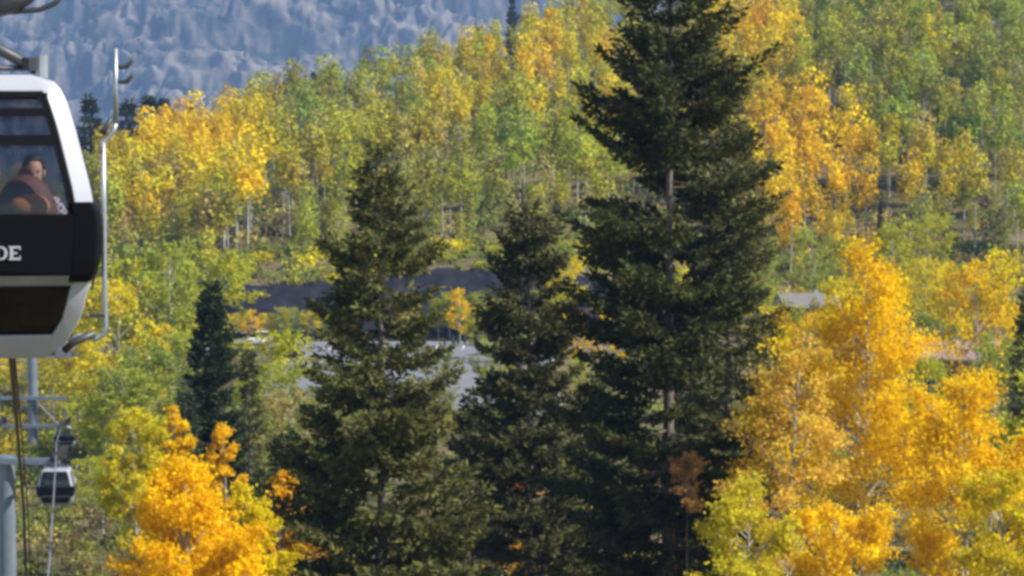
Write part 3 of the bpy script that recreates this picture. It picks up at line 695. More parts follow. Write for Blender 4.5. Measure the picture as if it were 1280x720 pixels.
# dark conifers standing in the wood and on its far edge
FS = [spruce(16.0, [(0, .05), (5, 1.5), (10, 2.3), (16, 2.8)], np.random.default_rng(400 + s), step=0.9, per=6, twig_gap=0.5, tuft=0.55, dens=1, hb=1.5) for s in range(3)]
for i, (px, top, d, w, lab) in enumerate([
    (160, 128, 455, 1.6, 'dark round-topped conifer on the ridge, left of a pair'), (186, 122, 458, 1.7, 'dark conifer on the ridge, in the middle of the dark clump'), (206, 126, 460, 1.5, 'dark conifer on the ridge, right end of the dark clump'),
    (112, 122, 440, 1.3, 'dark conifer on the ridge beside the white cabin frame'), (122, 150, 436, 1.0, 'short dark conifer behind the ski rack pole'),
    (536, 62, 500, 0.8, 'thin dark conifer standing high among the yellow aspens'), (640, -8, 520, 0.75, 'slim conifer poking over the skyline near the mountain'), (712, -20, 540, 1.0, 'dark conifer on the skyline left of the tallest spruce'),
    (392, 92, 478, 0.8, 'thin dark conifer near the skyline left of centre'), (238, 128, 462, 0.9, 'small conifer right of the dark clump on the ridge'), (880, 60, 560, 0.8, 'thin conifer seen just right of the tallest spruce top'),
    (1100, 285, 352, 0.6, 'little conifer above the big golden aspen top')]):
    tp = W(px, top, d); z0 = gz(tp.x, d); H = max(6, tp.z - z0); s = H / 16
    tm, cm = FS[i % 3]
    plant('conifer_tree', lab, 'conifer', (tp.x, d, z0), tm, cm, M_SPRBARK, M_NEEDLE, (0.05, 0.062, 0.035), rotz=i, scale=(s * w, s * w, s), group='dark conifers on the hillside')

# ---------------------------------------------------------------- gondola cabin
M_WHITE = pmat('cabin_white', (0.37, 0.39, 0.43), 0.3, noise=0.10, scale=1.6, spec=0.5)
M_BLACK = pmat('cabin_black', (0.006, 0.006, 0.007), 0.35, spec=0.07)
M_GASKET = pmat('rubber_gasket', (0.006, 0.006, 0.008), 0.8, spec=0.15)
M_GREYM = pmat('grey_metal', (0.30, 0.31, 0.33), 0.4, metal=0.6, noise=0.1, scale=6)
M_STEEL = pmat('galvanised_steel', (0.36, 0.38, 0.40), 0.42, metal=0.7, noise=0.12, scale=8)
M_DARKM = pmat('dark_metal', (0.05, 0.055, 0.06), 0.5, metal=0.4, noise=0.2, scale=5)
M_INNER = pmat('cabin_lining', (0.10, 0.10, 0.11), 0.8)
M_SEAT = pmat('seat_cushion', (0.05, 0.035, 0.03), 0.8, noise=0.2, scale=12)
M_LETTER = pmat('letter_white', (0.42, 0.43, 0.46), 0.5)
def glassmat(name, tint, refl=1.0):
    m = bpy.data.materials.new(name); m.use_nodes = True; t = m.node_tree; t.nodes.remove(t.nodes['Principled BSDF'])
    tr = t.nodes.new('ShaderNodeBsdfTransparent'); tr.inputs[0].default_value = (*tint, 1)
    g = t.nodes.new('ShaderNodeBsdfGlossy'); g.inputs['Roughness'].default_value = 0.03
    f = t.nodes.new('ShaderNodeFresnel'); f.inputs['IOR'].default_value = 1.5
    mx = t.nodes.new('ShaderNodeMixShader'); t.links.new(f.outputs[0], mx.inputs[0]); t.links.new(tr.outputs[0], mx.inputs[1]); t.links.new(g.outputs[0], mx.inputs[2])
    t.links.new(mx.outputs[0], t.nodes['Material Output'].inputs[0]); return m
M_GLASS = glassmat('tinted_glass', (0.68, 0.68, 0.70)); M_SGLASS = glassmat('clear_glass', (0.93, 0.94, 0.95)); M_DGLASS = glassmat('dark_glass', (0.11, 0.11, 0.12))
PZ = [0.0, 0.03, 0.105, 0.32, 0.69, 0.90, 1.095, 1.31, 1.745, 1.96, 2.085, 2.13, 2.147]
PW = [0.62, 0.70, 0.79, 0.915, 1.01, 1.03, 1.027, 0.99, 0.885, 0.82, 0.755, 0.67, 0.56]
def hw(z): return float(np.interp(z, PZ, PW))
HD = 0.98                                    # half depth of the cabin
def outline(inset=0.0):
    zs = list(np.linspace(0, 2.147, 40)); c = Vector((0, 1.07))
    P = [(hw(z), z) for z in zs] + [(-hw(z), z) for z in zs[::-1]]
    return P
def inner_poly(z0, z1, ins, n=14):
    zs = np.linspace(z0, z1, n)
    return [(hw(z) - ins, z) for z in zs] + [(-hw(z) + ins, z) for z in zs[::-1]]
def hoop(mb, y0, y1, band=0.14, ztop=2.02, zbot=0.19):
    zs = np.linspace(0, 1, 44); out = []; inn = []
    for t in zs:
        z = 2.147 * t; out.append((hw(z), z)); zi = zbot + (ztop - zbot) * t
        inn.append((hw(zi) - band, zi))
    full_o = out + [(-x, z) for x, z in out[::-1]]; full_i = inn + [(-x, z) for x, z in inn[::-1]]
    n = len(full_o); ch = 0.075 if y0 < 0 else 0.0; ch2 = 0.075 if y0 > 0 else 0.0
    vs = [(x, y0 + ch, z) for x, z in full_o] + [(x, y0, z) for x, z in full_i] + [(x, y1 - ch2, z) for x, z in full_o] + [(x, y1, z) for x, z in full_i]
    fs = []
    for i in range(n):
        j = (i + 1) % n
        fs += [(i, n + i, n + j, j), (2 * n + i, 2 * n + j, 3 * n + j, 3 * n + i), (i, j, 2 * n + j, 2 * n + i), (n + i, 3 * n + i, 3 * n + j, n + j)]
    mb.add(vs, fs)
def side_strip(mb, s, z0, z1, y0, y1, off=0.0, th=0.03, n=12):
    zs = np.linspace(z0, z1, n); vs = []; fs = []
    for z in zs:
        w = hw(z) + off
        vs += [(s * w, y0, z), (s * w, y1, z), (s * (w - th), y0, z), (s * (w - th), y1, z)]
    for i in range(n - 1):
        a = 4 * i; b = a + 4
        fs += [(a, a + 1, b + 1, b), (a + 2, b + 2, b + 3, a + 3), (a, b, b + 2, a + 2), (a + 1, a + 3, b + 3, b + 1)]
    fs += [(0, 2, 3, 1), (4 * n - 4, 4 * n - 3, 4 * n - 1, 4 * n - 2)]
    mb.add(vs, fs)
def make_cabin(label):
    c = thing('gondola_cabin', label, 'gondola')
    m = MB(); hoop(m, -HD, -HD + 0.13); m.build('front_frame', M_WHITE, c, smooth=True, bevel=0.025).modifiers.new('weighted_normal', 'WEIGHTED_NORMAL')
    m = MB(); hoop(m, HD - 0.13, HD); m.build('rear_frame', M_WHITE, c, bevel=0.025)
    m = MB()                                   # roof shell between the frames
    zs = [1.96, 2.03, 2.085, 2.11, 2.13, 2.14, 2.147]; P = [(hw(z) - 0.012, z - 0.006) for z in zs] + [(0, 2.165)]; P = P + [(-x, z) for x, z in P[-2::-1]]
    Pi = [(x * 0.95, z - 0.05) for x, z in P]; n = len(P)
    m.add([(x, -HD + .131, z) for x, z in P] + [(x, HD - .131, z) for x, z in P] + [(x, -HD + .131, z) for x, z in Pi] + [(x, HD - .131, z) for x, z in Pi],
          [(i, i + 1, n + i + 1, n + i) for i in range(n - 1)] + [(2 * n + i, 3 * n + i, 3 * n + i + 1, 2 * n + i + 1) for i in range(n - 1)])
    m.build('roof', M_WHITE, c, smooth=True)
    m = MB(); m.box(-0.72, 0.72, -HD + .135, HD - .135, 0.02, 0.12); m.build('floor', M_INNER, c)
    for s in (-1, 1):
        m = MB(); side_strip(m, s, 0.02, 0.62, -HD + .131, HD - .131, off=-0.012); m.build('side_panel', M_WHITE, c)
        m = MB(); side_strip(m, s, 0.625, 1.10, -HD + .131, HD - .131, off=-0.010); m.build('side_belt', M_BLACK, c)
        for (a, b) in ((-HD + .14, -0.04), (0.04, HD - .14)):
            m = MB(); side_strip(m, s, 1.105, 1.95, a, b, off=-0.02, th=0.012); w = m.build('side_window', M_SGLASS, c)
        m = MB(); side_strip(m, s, 1.105, 1.955, -0.038, 0.038, off=0.004); m.build('door_post', M_WHITE, c)
    for sy, nm in ((-1, 'front'), (1, 'rear')):
        y = sy * (HD - 0.02); yo = y + sy * 0.02
        lo, hi = sorted((y - sy * 0.03, y))
        m = MB(); m.prism(inner_poly(0.655, 1.11, 0.10), *sorted((y - sy * .06, yo + sy * 0.006))); bp = m.build('belt_panel', M_BLACK, c, bevel=0.015)
        m = MB(); m.prism(inner_poly(0.575, 0.65, 0.12), *sorted((y - sy * .05, yo - sy * 0.004))); m.build('belt_rail', M_GREYM, c)
        m = MB(); m.prism(inner_poly(0.20, 0.57, 0.143), *sorted((y - sy * .045, y - sy * .03))); m.build('lower_window', M_DGLASS, c)
        m = MB(); m.prism(inner_poly(1.112, 2.03, 0.143), *sorted((y - sy * .045, y - sy * .03))); uw = m.build('upper_window', M_GLASS, c)
        g = MB()                                # rubber seal lining the window
        for s in (-1, 1):
            zz = np.linspace(1.113, 2.0, 16); vs = []; fs = []
            for z in zz:
                x = hw(z) - 0.138
                vs += [(s * x, y - .0, z), (s * (x - 0.055), y - .0, z), (s * x, y - sy * .028, z), (s * (x - 0.055), y - sy * .028, z)]
            for i in range(15):
                a = 4 * i; b = a + 4; fs += [(a, a + 1, b + 1, b), (a + 2, b + 2, b + 3, a + 3), (a + 1, a + 3, b + 3, b + 1), (a, b, b + 2, a + 2)]
            g.add(vs, fs)
        g.box(-0.68, 0.68, *sorted((y, y - sy * .028)), 1.975, 2.012)
        g.box(-0.70, 0.70, *sorted((y, y - sy * .028)), 1.84, 1.90)
        g.box(-0.72, 0.72, *sorted((y, y - sy * .028)), 1.62, 1.69)
        g.build('window_seal', M_GASKET, uw)
        for s in (-1, 1):
            b = MB(); pts = [(0.60, 0.0), (0.66, 0.028), (0.76, 0.045), (0.95, 0.05), (1.10, 0.042), (1.17, 0.02), (1.20, 0.0)]
            vs = []; fs = []; yy = [y - sy * 0.30, y - sy * 0.02, yo + sy * 0.02]
            for z, o in pts:
                w = hw(z)
                vs += [(s * (w - .005 + o), yy[0], z), (s * (w + o), yy[1], z), (s * (w - 0.02 + o * .6), yy[2], z), (s * (w - 0.17), yy[2] - sy * .012, z), (s * (w - 0.17), yy[1] - sy * .02, z), (s * (w - .03), yy[0], z)]
            for i in range(len(pts) - 1):
                for k in range(6): a = 6 * i; fs.append((a + k, a + (k + 1) % 6, a + 6 + (k + 1) % 6, a + 6 + k))
            fs += [tuple(range(5, -1, -1)), tuple(range(6 * len(pts) - 6, 6 * len(pts)))]
            b.add(vs, fs); b.build('corner_bumper', M_BLACK, c, smooth=False, bevel=0.012)
    for o in [c] + list(c.children):
        for q in [o] + list(o.children):
            if q.type != 'MESH': continue
            n_ = len(q.data.vertices); co = np.empty(n_ * 3, np.float32); q.data.vertices.foreach_get('co', co); co = co.reshape(-1, 3); z = co[:, 2]
            co[:, 1] *= 1 - 0.24 * np.clip((.70 - z) / .70, 0, 1) ** 1.4 - 0.10 * np.clip((z - 1.1) / 1.05, 0, 1) ** 1.5
            q.data.vertices.foreach_set('co', co.ravel()); q.data.update()
    # benches on both long ends
    for sy in (-1, 1):
        m = MB(); m.box(-0.70, 0.70, *sorted((sy * 0.42, sy * 0.84)), 0.50, 0.62); m.build('bench_seat', M_SEAT, c, bevel=0.03)
        m = MB(); m.box(-0.70, 0.70, *sorted((sy * 0.845, sy * 0.895)), 0.62, 1.10); m.build('bench_back', M_SEAT, c, bevel=0.02)
    # roof hanger
    m = MB()
    for s in (-1, 1):
        m.tube([(s * 0.60, 0, 2.20), (s * 0.30, 0, 2.36), (0, 0, 2.47)], 0.045, 8)
    for s in (-1, 1): m.tube([(0, s * 0.7, 2.15), (0, s * 0.35, 2.36), (0, 0, 2.47)], 0.04, 8)
    m.tube([(-0.66, 0, 2.21), (0.66, 0, 2.21)], 0.022, 6)
    m.build('roof_frame', M_DARKM, c, smooth=True)
    for s in (-1, 1):
        m = MB(); m.tube([(s * 0.63, 0, 2.13), (s * 0.63, 0, 2.31)], 0.055, 10); m.build('damper_post', M_STEEL, c)
        m = MB(); m.tube([(s * 0.55, 0, 2.19), (s * 0.55, 0, 2.29)], 0.075, 10); m.build('damper', M_DARKM, c)
    m = MB(); m.tube([(0, 0, 2.45), (0, 0, 2.8), (0.0, 0.05, 3.2), (0, 0.0, 3.55)], 0.05, 8); h = m.build('hanger_arm', M_DARKM, c, smooth=True)
    m = MB(); m.box(-0.09, 0.09, -0.28, 0.28, 3.5, 3.68); m.tube([(0.12, -0.2, 3.62), (0.12, 0.2, 3.62)], 0.09, 10); m.build('grip', M_DARKM, h, bevel=0.02)
    m = MB(); m.ellipsoid((0.40, 0, 2.71), (0.22, 0.10, 0.085), fn=lambda p, d: Vector((p.x, p.y, p.z + p.x * 0.35))); m.tube([(0.0, 0, 2.62), (0.25, 0, 2.64), (0.45, 0, 2.645), (0.62, 0, 2.66), (0.74, 0, 2.71), (0.82, 0, 2.80)], 0.022, 6)
    m.tube([(0.0, 0, 2.72), (0.3, 0, 2.70)], 0.03, 6); m.build('guide_shoe', M_DARKM, h, smooth=True)
    # ski rack on the outer side
    r = MB(); y = -0.25
    r.tube([(1.195, y, 2.36), (1.195, y, 1.75)], 0.020, 8); r.tube([(1.195, y, 1.78), (1.175, y, 1.72), (1.09, y, 1.63), (1.085, y, 1.55)], 0.022, 8)
    r.tube([(1.095, y, 1.65), (1.098, y, 1.1), (1.098, y, 0.6), (1.105, y, 0.22), (1.09, y, 0.16), (1.03, y, 0.12), (0.90, y, 0.15), (0.82, y, 0.10)], 0.022, 8)
    rk = r.build('ski_rack', M_STEEL, c, smooth=True)
    for z in (2.215, 2.10):
        k = MB(); k.tube([(1.195, y, z + .02), (1.235, y, z), (1.28, y, z + 0.005), (1.315, y, z + 0.04), (1.335, y, z + 0.085)], [0.012, 0.016, 0.02, 0.016, 0.008], 8); k.build('hook', M_DARKM, rk, smooth=True)
    k = MB(); k.tube([(1.085, y - .01, 1.70), (1.12, y - .01, 1.76), (1.16, y - .01, 1.82)], [0.03, 0.022, 0.016], 8); k.build('hinge', M_DARKM, rk, smooth=True)
    for z in (0.98, 0.82, 0.30):
        k = MB(); k.box(0.98 if z < .5 else 1.03, 1.10, y - .02, y + .02, z - .015, z + .015); k.build('bracket', M_DARKM, rk)
    k = MB(); k.tube([(0.78, y - .02, 0.03), (0.86, y - .02, 0.10), (1.02, y - .02, 0.165)], 0.03, 8); k.build('foot_clamp', M_DARKM, rk, smooth=True)
    k = MB(); k.tube([(1.06, y, 1.2), (1.055, y, 0.75), (1.0, y, .5)], 0.012, 6); k.build('stay_wire', M_DARKM, rk)
    return c
def letters(txt, size, parent, x, y, z, mat):
    cu = bpy.data.curves.new('lettering', 'FONT'); cu.body = txt; cu.size = size; cu.extrude = 0.002; cu.space_character = 1.25; cu.offset = 0.003
    tmp = bpy.data.objects.new('lettering_src', cu); COL.objects.link(tmp)
    dg = bpy.context.evaluated_depsgraph_get(); dg.update(); me = bpy.data.meshes.new_from_object(tmp.evaluated_get(dg))
    bpy.data.objects.remove(tmp); me.materials.clear()
    o = link('lettering', me, mat, parent); o.location = (x, y, z); o.rotation_euler = (math.pi / 2, 0, 0)
    return o
CD = 22.0
cabin = make_cabin('large near gondola cabin with white frame and black belt, cut off at the left')
def place_cabin(o, px, pybot, d, yaw):
    p = W(px, pybot, d); o.location = p; o.rotation_euler = (0, 0, yaw)
far1 = copy_tree(cabin); tag(far1, 'small middle-distance gondola cabin hanging beside the near lift tower', 'gondola', 'gondola cabins down the line'); place_cabin(far1, 71, 631, 163, math.radians(4))
far2 = copy_tree(cabin); tag(far2, 'farthest tiny gondola cabin beside the far lift tower arms', 'gondola', 'gondola cabins down the line'); place_cabin(far2, 82, 558, 298, math.radians(0))
place_cabin(cabin, -48, 442, CD, math.radians(9))
# outline serif letters on the black belt: the two that the picture shows
def glyph(poly): return poly
def letter_mesh(strokes):
    m = MB()
    for x0, x1, z0, z1 in strokes: m.box(x0, x1, -0.002, 0.002, z0, z1)
    return m
YL = -HD - 0.012
e = letter_mesh([(0.0, 0.03, 0, 0.125), (0.031, 0.085, 0, 0.02), (0.031, 0.085, 0.105, 0.125), (0.031, 0.065, 0.053, 0.071), (0.0851, 0.095, 0, 0.04), (0.0851, 0.095, 0.088, 0.125), (-0.012, -0.0001, 0, 0.012), (-0.012, -0.0001, 0.113, 0.125)])
eo = e.build('lettering', M_LETTER, cabin); eo.location = (0.395, YL, 0.772); eo.scale = (.82, 1, .82); eo['label'] = 'white serif letter E'
dm = MB(); n = 14; vs = []; fs = []
for i in range(n + 1):
    a = -math.pi / 2 + math.pi * i / n
    for r in (1.0, 0.62):
        vs.append((0.045 + 0.06 * math.cos(a) * (r if r == 1 else 0.55), -0.002, 0.0625 + 0.0625 * math.sin(a) * (1 if r == 1 else 0.72)))
for i in range(n): fs.append((2 * i, 2 * i + 1, 2 * i + 3, 2 * i + 2))
dm.add(vs, fs); dm.box(0.0, 0.028, -0.002, 0.002, 0, 0.125); dm.box(-0.012, -0.0001, -0.002, 0.002, 0, 0.012); dm.box(-0.012, -0.0001, -0.002, 0.002, 0.113, 0.125)
dm.box(0.0281, 0.05, -0.002, 0.002, 0, 0.016); dm.box(0.0281, 0.05, -0.002, 0.002, 0.109, 0.125)
do = dm.build('lettering', M_LETTER, cabin); do.location = (0.292, YL, 0.772); do.scale = (.82, 1, .82); do['label'] = 'white serif letter D'

# ---------------------------------------------------------------- passengers
M_SKIN = pmat('skin', (0.55, 0.33, 0.23), 0.6); M_HAIR = pmat('dark_hair', (0.02, 0.014, 0.01), 0.6, noise=0.4, scale=60)
M_BAG = pmat('brown_bag', (0.12, 0.04, 0.025), 0.65, noise=0.25, scale=9, bump=0.2); M_BAGP = pmat('bag_pocket_sun_tone', (0.55, 0.24, 0.08), 0.6, noise=0.15, scale=10)
def plaid():
    m = bpy.data.materials.new('plaid_shirt'); m.use_nodes = True; t = m.node_tree; b = t.nodes['Principled BSDF']; b.inputs['Roughness'].default_value = 0.9
    tc = t.nodes.new('ShaderNodeTexCoord'); mix = None
    cols = []
    for axis, rot in (('X', 0), ('Z', 0)):
        w = t.nodes.new('ShaderNodeTexWave'); w.bands_direction = axis; w.inputs['Scale'].default_value = 6; t.links.new(tc.outputs['Object'], w.inputs['Vector']); cols.append(w)
    mx = t.nodes.new('ShaderNodeMath'); mx.operation = 'ADD'; t.links.new(cols[0].outputs['Fac'], mx.inputs[0]); t.links.new(cols[1].outputs['Fac'], mx.inputs[1])
    r = t.nodes.new('ShaderNodeValToRGB'); r.color_ramp.interpolation = 'CONSTANT'; e = r.color_ramp.elements
    e[0].position = 0; e[0].color = (0.06, 0.07, 0.20, 1); e[1].position = 0.42; e[1].color = (0.55, 0.57, 0.66, 1); k = e.new(0.75); k.color = (0.30, 0.08, 0.09, 1)
    hf = t.nodes.new('ShaderNodeMath'); hf.operation = 'MULTIPLY'; hf.inputs[1].default_value = 0.5; t.links.new(mx.outputs[0], hf.inputs[0])
    t.links.new(hf.outputs[0], r.inputs['Fac']); t.links.new(r.outputs['Color'], b.inputs['Base Color']); return m
M_PLAID = plaid(); M_JEANS = pmat('jeans', (0.04, 0.055, 0.10), 0.9, noise=0.2, scale=30); M_JACKET = pmat('maroon_jacket', (0.11, 0.035, 0.035), 0.85, noise=0.2, scale=8)
def skin_mesh(name, joints, edges, mat, parent, sub=2, root=0):
    m = bpy.data.meshes.new(name); m.from_pydata([j[0] for j in joints], edges, []); o = link(name, m, mat, parent)
    o.modifiers.new('skin', 'SKIN'); o.modifiers['skin'].use_smooth_shade = True
    s = o.modifiers.new('subdivision', 'SUBSURF'); s.levels = sub; s.render_levels = sub
    for v, j in zip(m.skin_vertices[0].data, joints): v.radius = j[1]
    m.skin_vertices[0].data[root].use_root = True
    return o
def person(label, loc, rotz, top, hands, turn):
    t = thing('person', label, 'person', loc, rotz)
    # seated, facing -y, origin at the seat; body continuous from feet to head
    def J(x, y, z, a, b=None): return ((x, y, z), (a, b or a))
    j = [J(0, 0, 0.10, .15, .12), J(0, 0.02, 0.27, .14, .105), J(0, 0.03, 0.44, .155, .11), J(0, 0.01, 0.56, .075, .07), J(0, -0.005, 0.635, .055, .055), J(0, -0.02, 0.71, .07, .085), J(0, -0.015, 0.80, .075, .092), J(0, -0.01, 0.855, .05, .06)]
    e = [(0, 1), (1, 2), (2, 3), (3, 4), (4, 5), (5, 6), (6, 7)]
    for s in (-1, 1):
        k = len(j); hx, hy, hz = hands[0 if s < 0 else 1]
        j += [J(s * .17, 0.02, 0.50, .06), J(s * .25, -0.05, 0.30, .048), J(hx, hy, hz, .032), J(hx - s * .02, hy - 0.05, hz + 0.01, .038, .022)]
        e += [(2, k), (k, k + 1), (k + 1, k + 2), (k + 2, k + 3)]
        for f in range(4):
            q = len(j); ox = (f - 1.5) * 0.021; ln = (0.065, 0.078, 0.073, 0.058)[f]
            j += [J(hx - s * .02 + ox, hy - 0.085, hz + 0.012, .0085), J(hx - s * .03 + ox, hy - 0.085 - ln * .6, hz - 0.004, .008), J(hx - s * .035 + ox, hy - 0.085 - ln * .8, hz - 0.03, .007)]
            e += [(k + 3, q), (q, q + 1), (q + 1, q + 2)]
        q = len(j); j += [J(hx - s * .055, hy - 0.05, hz + 0.02, .011), J(hx - s * .075, hy - 0.085, hz + 0.012, .009)]; e += [(k + 3, q), (q, q + 1)]
        k = len(j); j += [J(s * .10, -0.04, 0.075, .085), J(s * .12, -0.42, 0.07, .062), J(s * .12, -0.44, -0.18, .05), J(s * .12, -0.43, -0.40, .042), J(s * .12, -0.53, -0.44, .038, .03)]
        e += [(0, k), (k, k + 1), (k + 1, k + 2), (k + 2, k + 3), (k + 3, k + 4)]
    b = skin_mesh('body', j, e, M_SKIN, t)
    tj = [J(0, 0, 0.08, .165, .135), J(0, 0.02, 0.27, .155, .12), J(0, 0.03, 0.44, .17, .125), J(0, 0.012, 0.545, .085, .08)]; te = [(0, 1), (1, 2), (2, 3)]
    for s in (-1, 1):
        k = len(tj); hx, hy, hz = hands[0 if s < 0 else 1]
        el = Vector((s * .25, -0.05, 0.30)); wr = el.lerp(Vector((hx, hy, hz)), 0.88)
        tj += [J(s * .17, 0.02, 0.50, .074), J(*el, .062), J(*wr, .045)]; te += [(2, k), (k, k + 1), (k + 1, k + 2)]
    skin_mesh('shirt', tj, te, top, t)
    lj = [J(0, 0, 0.075, .17, .13)]; le = []
    for s in (-1, 1):
        k = len(lj); lj += [J(s * .10, -0.05, 0.078, .098), J(s * .12, -0.42, 0.073, .075), J(s * .12, -0.445, -0.18, .062), J(s * .12, -0.43, -0.38, .052)]; le += [(0, k), (k, k + 1), (k + 1, k + 2), (k + 2, k + 3)]
    skin_mesh('trousers', lj, le, M_JEANS, t)
    hd = MB(); hd.ellipsoid((0, 0.012, 0.80), (.092, .108, .10), 16, 10, fn=lambda p, d: Vector((p.x, p.y, p.z)) if (d.y > -0.25 or d.z > 0.45) else Vector((p.x * .6, p.y * .5, p.z * .5)))
    hd.build('hair', M_HAIR, t, smooth=True)
    fc = MB(); fc.ellipsoid((0, -0.118, 0.735), (.014, .02, .024), 8, 6)
    for s in (-1, 1): fc.ellipsoid((s * .082, 0.0, 0.745), (.012, .022, .03), 8, 6)
    fc.build('nose_and_ears', M_SKIN, t, smooth=True)
    ey = MB()
    for s in (-1, 1): ey.ellipsoid((s * .032, -0.10, 0.765), (.012, .008, .008), 8, 6)
    ey.build('eyes', M_HAIR, t, smooth=True)
    mo_ = MB(); mo_.ellipsoid((0, -0.103, 0.685), (.024, .008, .007), 8, 6); mo_.build('mouth', M_BAG, t, smooth=True)
    return t
cm_ = Matrix.Translation(cabin.location) @ Matrix.Rotation(math.radians(9), 4, 'Z')
p1 = cm_ @ Vector((0.56, 0.58, 0.64)); person('passenger in blue and white plaid shirt holding the brown bag in the near cabin', p1, math.radians(12), M_PLAID, [(-.17, -0.24, 0.30), (.17, -0.24, 0.30)], 0)
p2 = cm_ @ Vector((0.03, 0.58, 0.64)); person('passenger in maroon jacket at the cut-off edge of the near cabin window', p2, math.radians(5), M_JACKET, [(-.15, -0.26, 0.16), (.15, -0.26, 0.16)], 0)
bg = thing('backpack', 'rounded brown backpack with tan pocket on the plaid-shirted passenger\'s lap', 'backpack', cm_ @ Vector((0.50, 0.30, 0.775)), math.radians(9))
m = MB(); m.ellipsoid((0, 0, 0.30), (.25, .13, .31), 20, 14, fn=lambda p, d: Vector((p.x * (1.0 if d.z < 0.2 else 1 - 0.1 * d.z), p.y, p.z))); m.build('bag_body', M_BAG, bg, smooth=True)
m = MB(); m.ellipsoid((0.03, -0.10, 0.36), (.16, .06, .10), 16, 10); m.build('pocket', M_BAGP, bg, smooth=True)  # tan tone paints in the sunlit part of the bag
m = MB(); m.tube([(-.05, 0, .60), (-.03, 0, .655), (.03, 0, .655), (.05, 0, .60)], 0.012, 6); m.build('handle', M_BAG, bg, smooth=True)

# ---------------------------------------------------------------- lift towers and ropes
M_TOWER = pmat('tower_steel', (0.22, 0.26, 0.31), 0.35, metal=0.35, noise=0.12, scale=1.5)
def tower(label, px, d, armpx, arms_py, pole_r, top_py, halfspan, strut):
    b = W(px, 500, d); z0 = gz(b.x, d); t = thing('lift_tower', label, 'lift tower', (b.x, d, z0))
    zt = W(px, top_py, d).z - z0
    m = MB(); m.tube([(0, 0, -0.5), (0, 0, zt)], [pole_r * 1.12, pole_r], 20); m.build('pole', M_TOWER, t, smooth=False)
    m = MB(); m.tube([(0, 0, -0.4), (0, 0, 0.35)], pole_r * 1.8, 16); m.build('footing', M_KERB, t)
    m = MB(); m.tube([(0, 0, zt), (0, 0, zt + .12)], pole_r * 1.12, 16); m.build('pole_cap', M_TOWER, t)
    for k, py in enumerate(arms_py):
        za = W(px, py, d).z - z0
        a = MB(); a.box(-halfspan, halfspan, -pole_r - .24, -pole_r - .002, za - .15, za + .15); a.build('cross_arm', M_TOWER, t, bevel=0.02)
        if k == len(arms_py) - 1:
            for s in (-1, 1):
                sh = MB(); sh.box(s * halfspan * .93 - .06, s * halfspan * .93 + .06, -2.0, 1.6, za + .16, za + .34); so = sh.build('sheave_beam', M_DARKM, t)
                for q in range(6):
                    w = MB(); yy = -1.8 + q * .64; w.tube([(s * halfspan * .93 + .07, yy, za + .30), (s * halfspan * .93 + .19, yy, za + .30)], 0.24, 14); w.build('sheave', M_DARKM, so)
    if strut:
        za, zb = [W(px, p, d).z - z0 for p in (arms_py[0], arms_py[-1])]
        for s in (-1, 1):
            a = MB(); a.tube([(0, -pole_r - .12, za + .1), (s * halfspan * .75, -pole_r - .12, zb + .16)], 0.07, 8); a.build('brace', M_TOWER, t)
            a = MB(); a.tube([(s * halfspan * .93, -pole_r - .1, zb + .16), (s * halfspan * .93, -pole_r - .1, za - .15)], 0.06, 8); a.build('hanger_post', M_TOWER, t)
    m = MB()
    for s in (-.2, .2): m.tube([(s, -pole_r - .28 if False else pole_r + .08, 0), (s, pole_r + .08, zt)], 0.025, 6)
    for q in range(int(zt / .35)): m.tube([(-.2, pole_r + .08, .2 + q * .35), (.2, pole_r + .08, .2 + q * .35)], 0.015, 5)
    m.build('ladder', M_STEEL, t)
    return t
tower('far lift tower with two cross arms below the near cabin', 41, 222, None, [497, 532], 0.38, 400, 2.7, True)
tower('near lift tower, a dark pole cut off at the lower left corner', 7, 130, None, [575], 0.40, 573, 2.55, False)
def rope(label, pts, r, mat, sag=0.0, name='cable'):
    P = []
    for a, b in zip(pts[:-1], pts[1:]):
        for i in range(10):
            q = i / 10; p = a.lerp(b, q); p.z -= sag * 4 * q * (1 - q); P.append(p)
    P.append(pts[-1]); m = MB(); m.tube(P, r, 8); o = m.build(name, mat, smooth=True); tag(o, label, 'cable'); return o
M_ROPE = pmat('wire_rope', (0.30, 0.30, 0.31), 0.5, metal=0.5, noise=0.2, scale=20); M_BROPE = pmat('rusty_rope', (0.075, 0.055, 0.04), 0.7, noise=0.3, scale=15)
g1 = far1.location + Vector((0, 0, 3.62)); g2 = far2.location + Vector((0, 0, 3.62))
rope('thin grey haul rope running past the small gondola cabins', [W(30, 1000, 48), W(62, 700, 84), W(70, 570, 128), g1, W(78, 529, 222), g2, W(84, 520, 330)], 0.028, M_ROPE, 0.05, 'haul_rope')
nr = cabin.location + Vector((0, 0, 3.62))
rope('grey haul rope carrying the near cabin', [nr + Vector((3.4, -22, 4)), nr, W(-65, 571, 130), W(-2, 529, 222), W(20, 520, 330)], 0.028, M_ROPE, 0.05, 'haul_rope')
bq = W(37, 745, 108)
rope('dark brown slack cable hanging below the near cabin floor', [W(2, 330, 30), W(12, 430, 44), W(22, 540, 64), W(30, 640, 84), Vector((bq.x, 108, gz(bq.x, 108)))], 0.045, M_BROPE, 0.0)
rope('second dark brown cable running beside the first one', [W(6, 330, 30), W(17, 430, 44), W(27, 540, 64), W(35, 640, 84), Vector((bq.x + .25, 108, gz(bq.x, 108)))], 0.022, M_BROPE, 0.0)

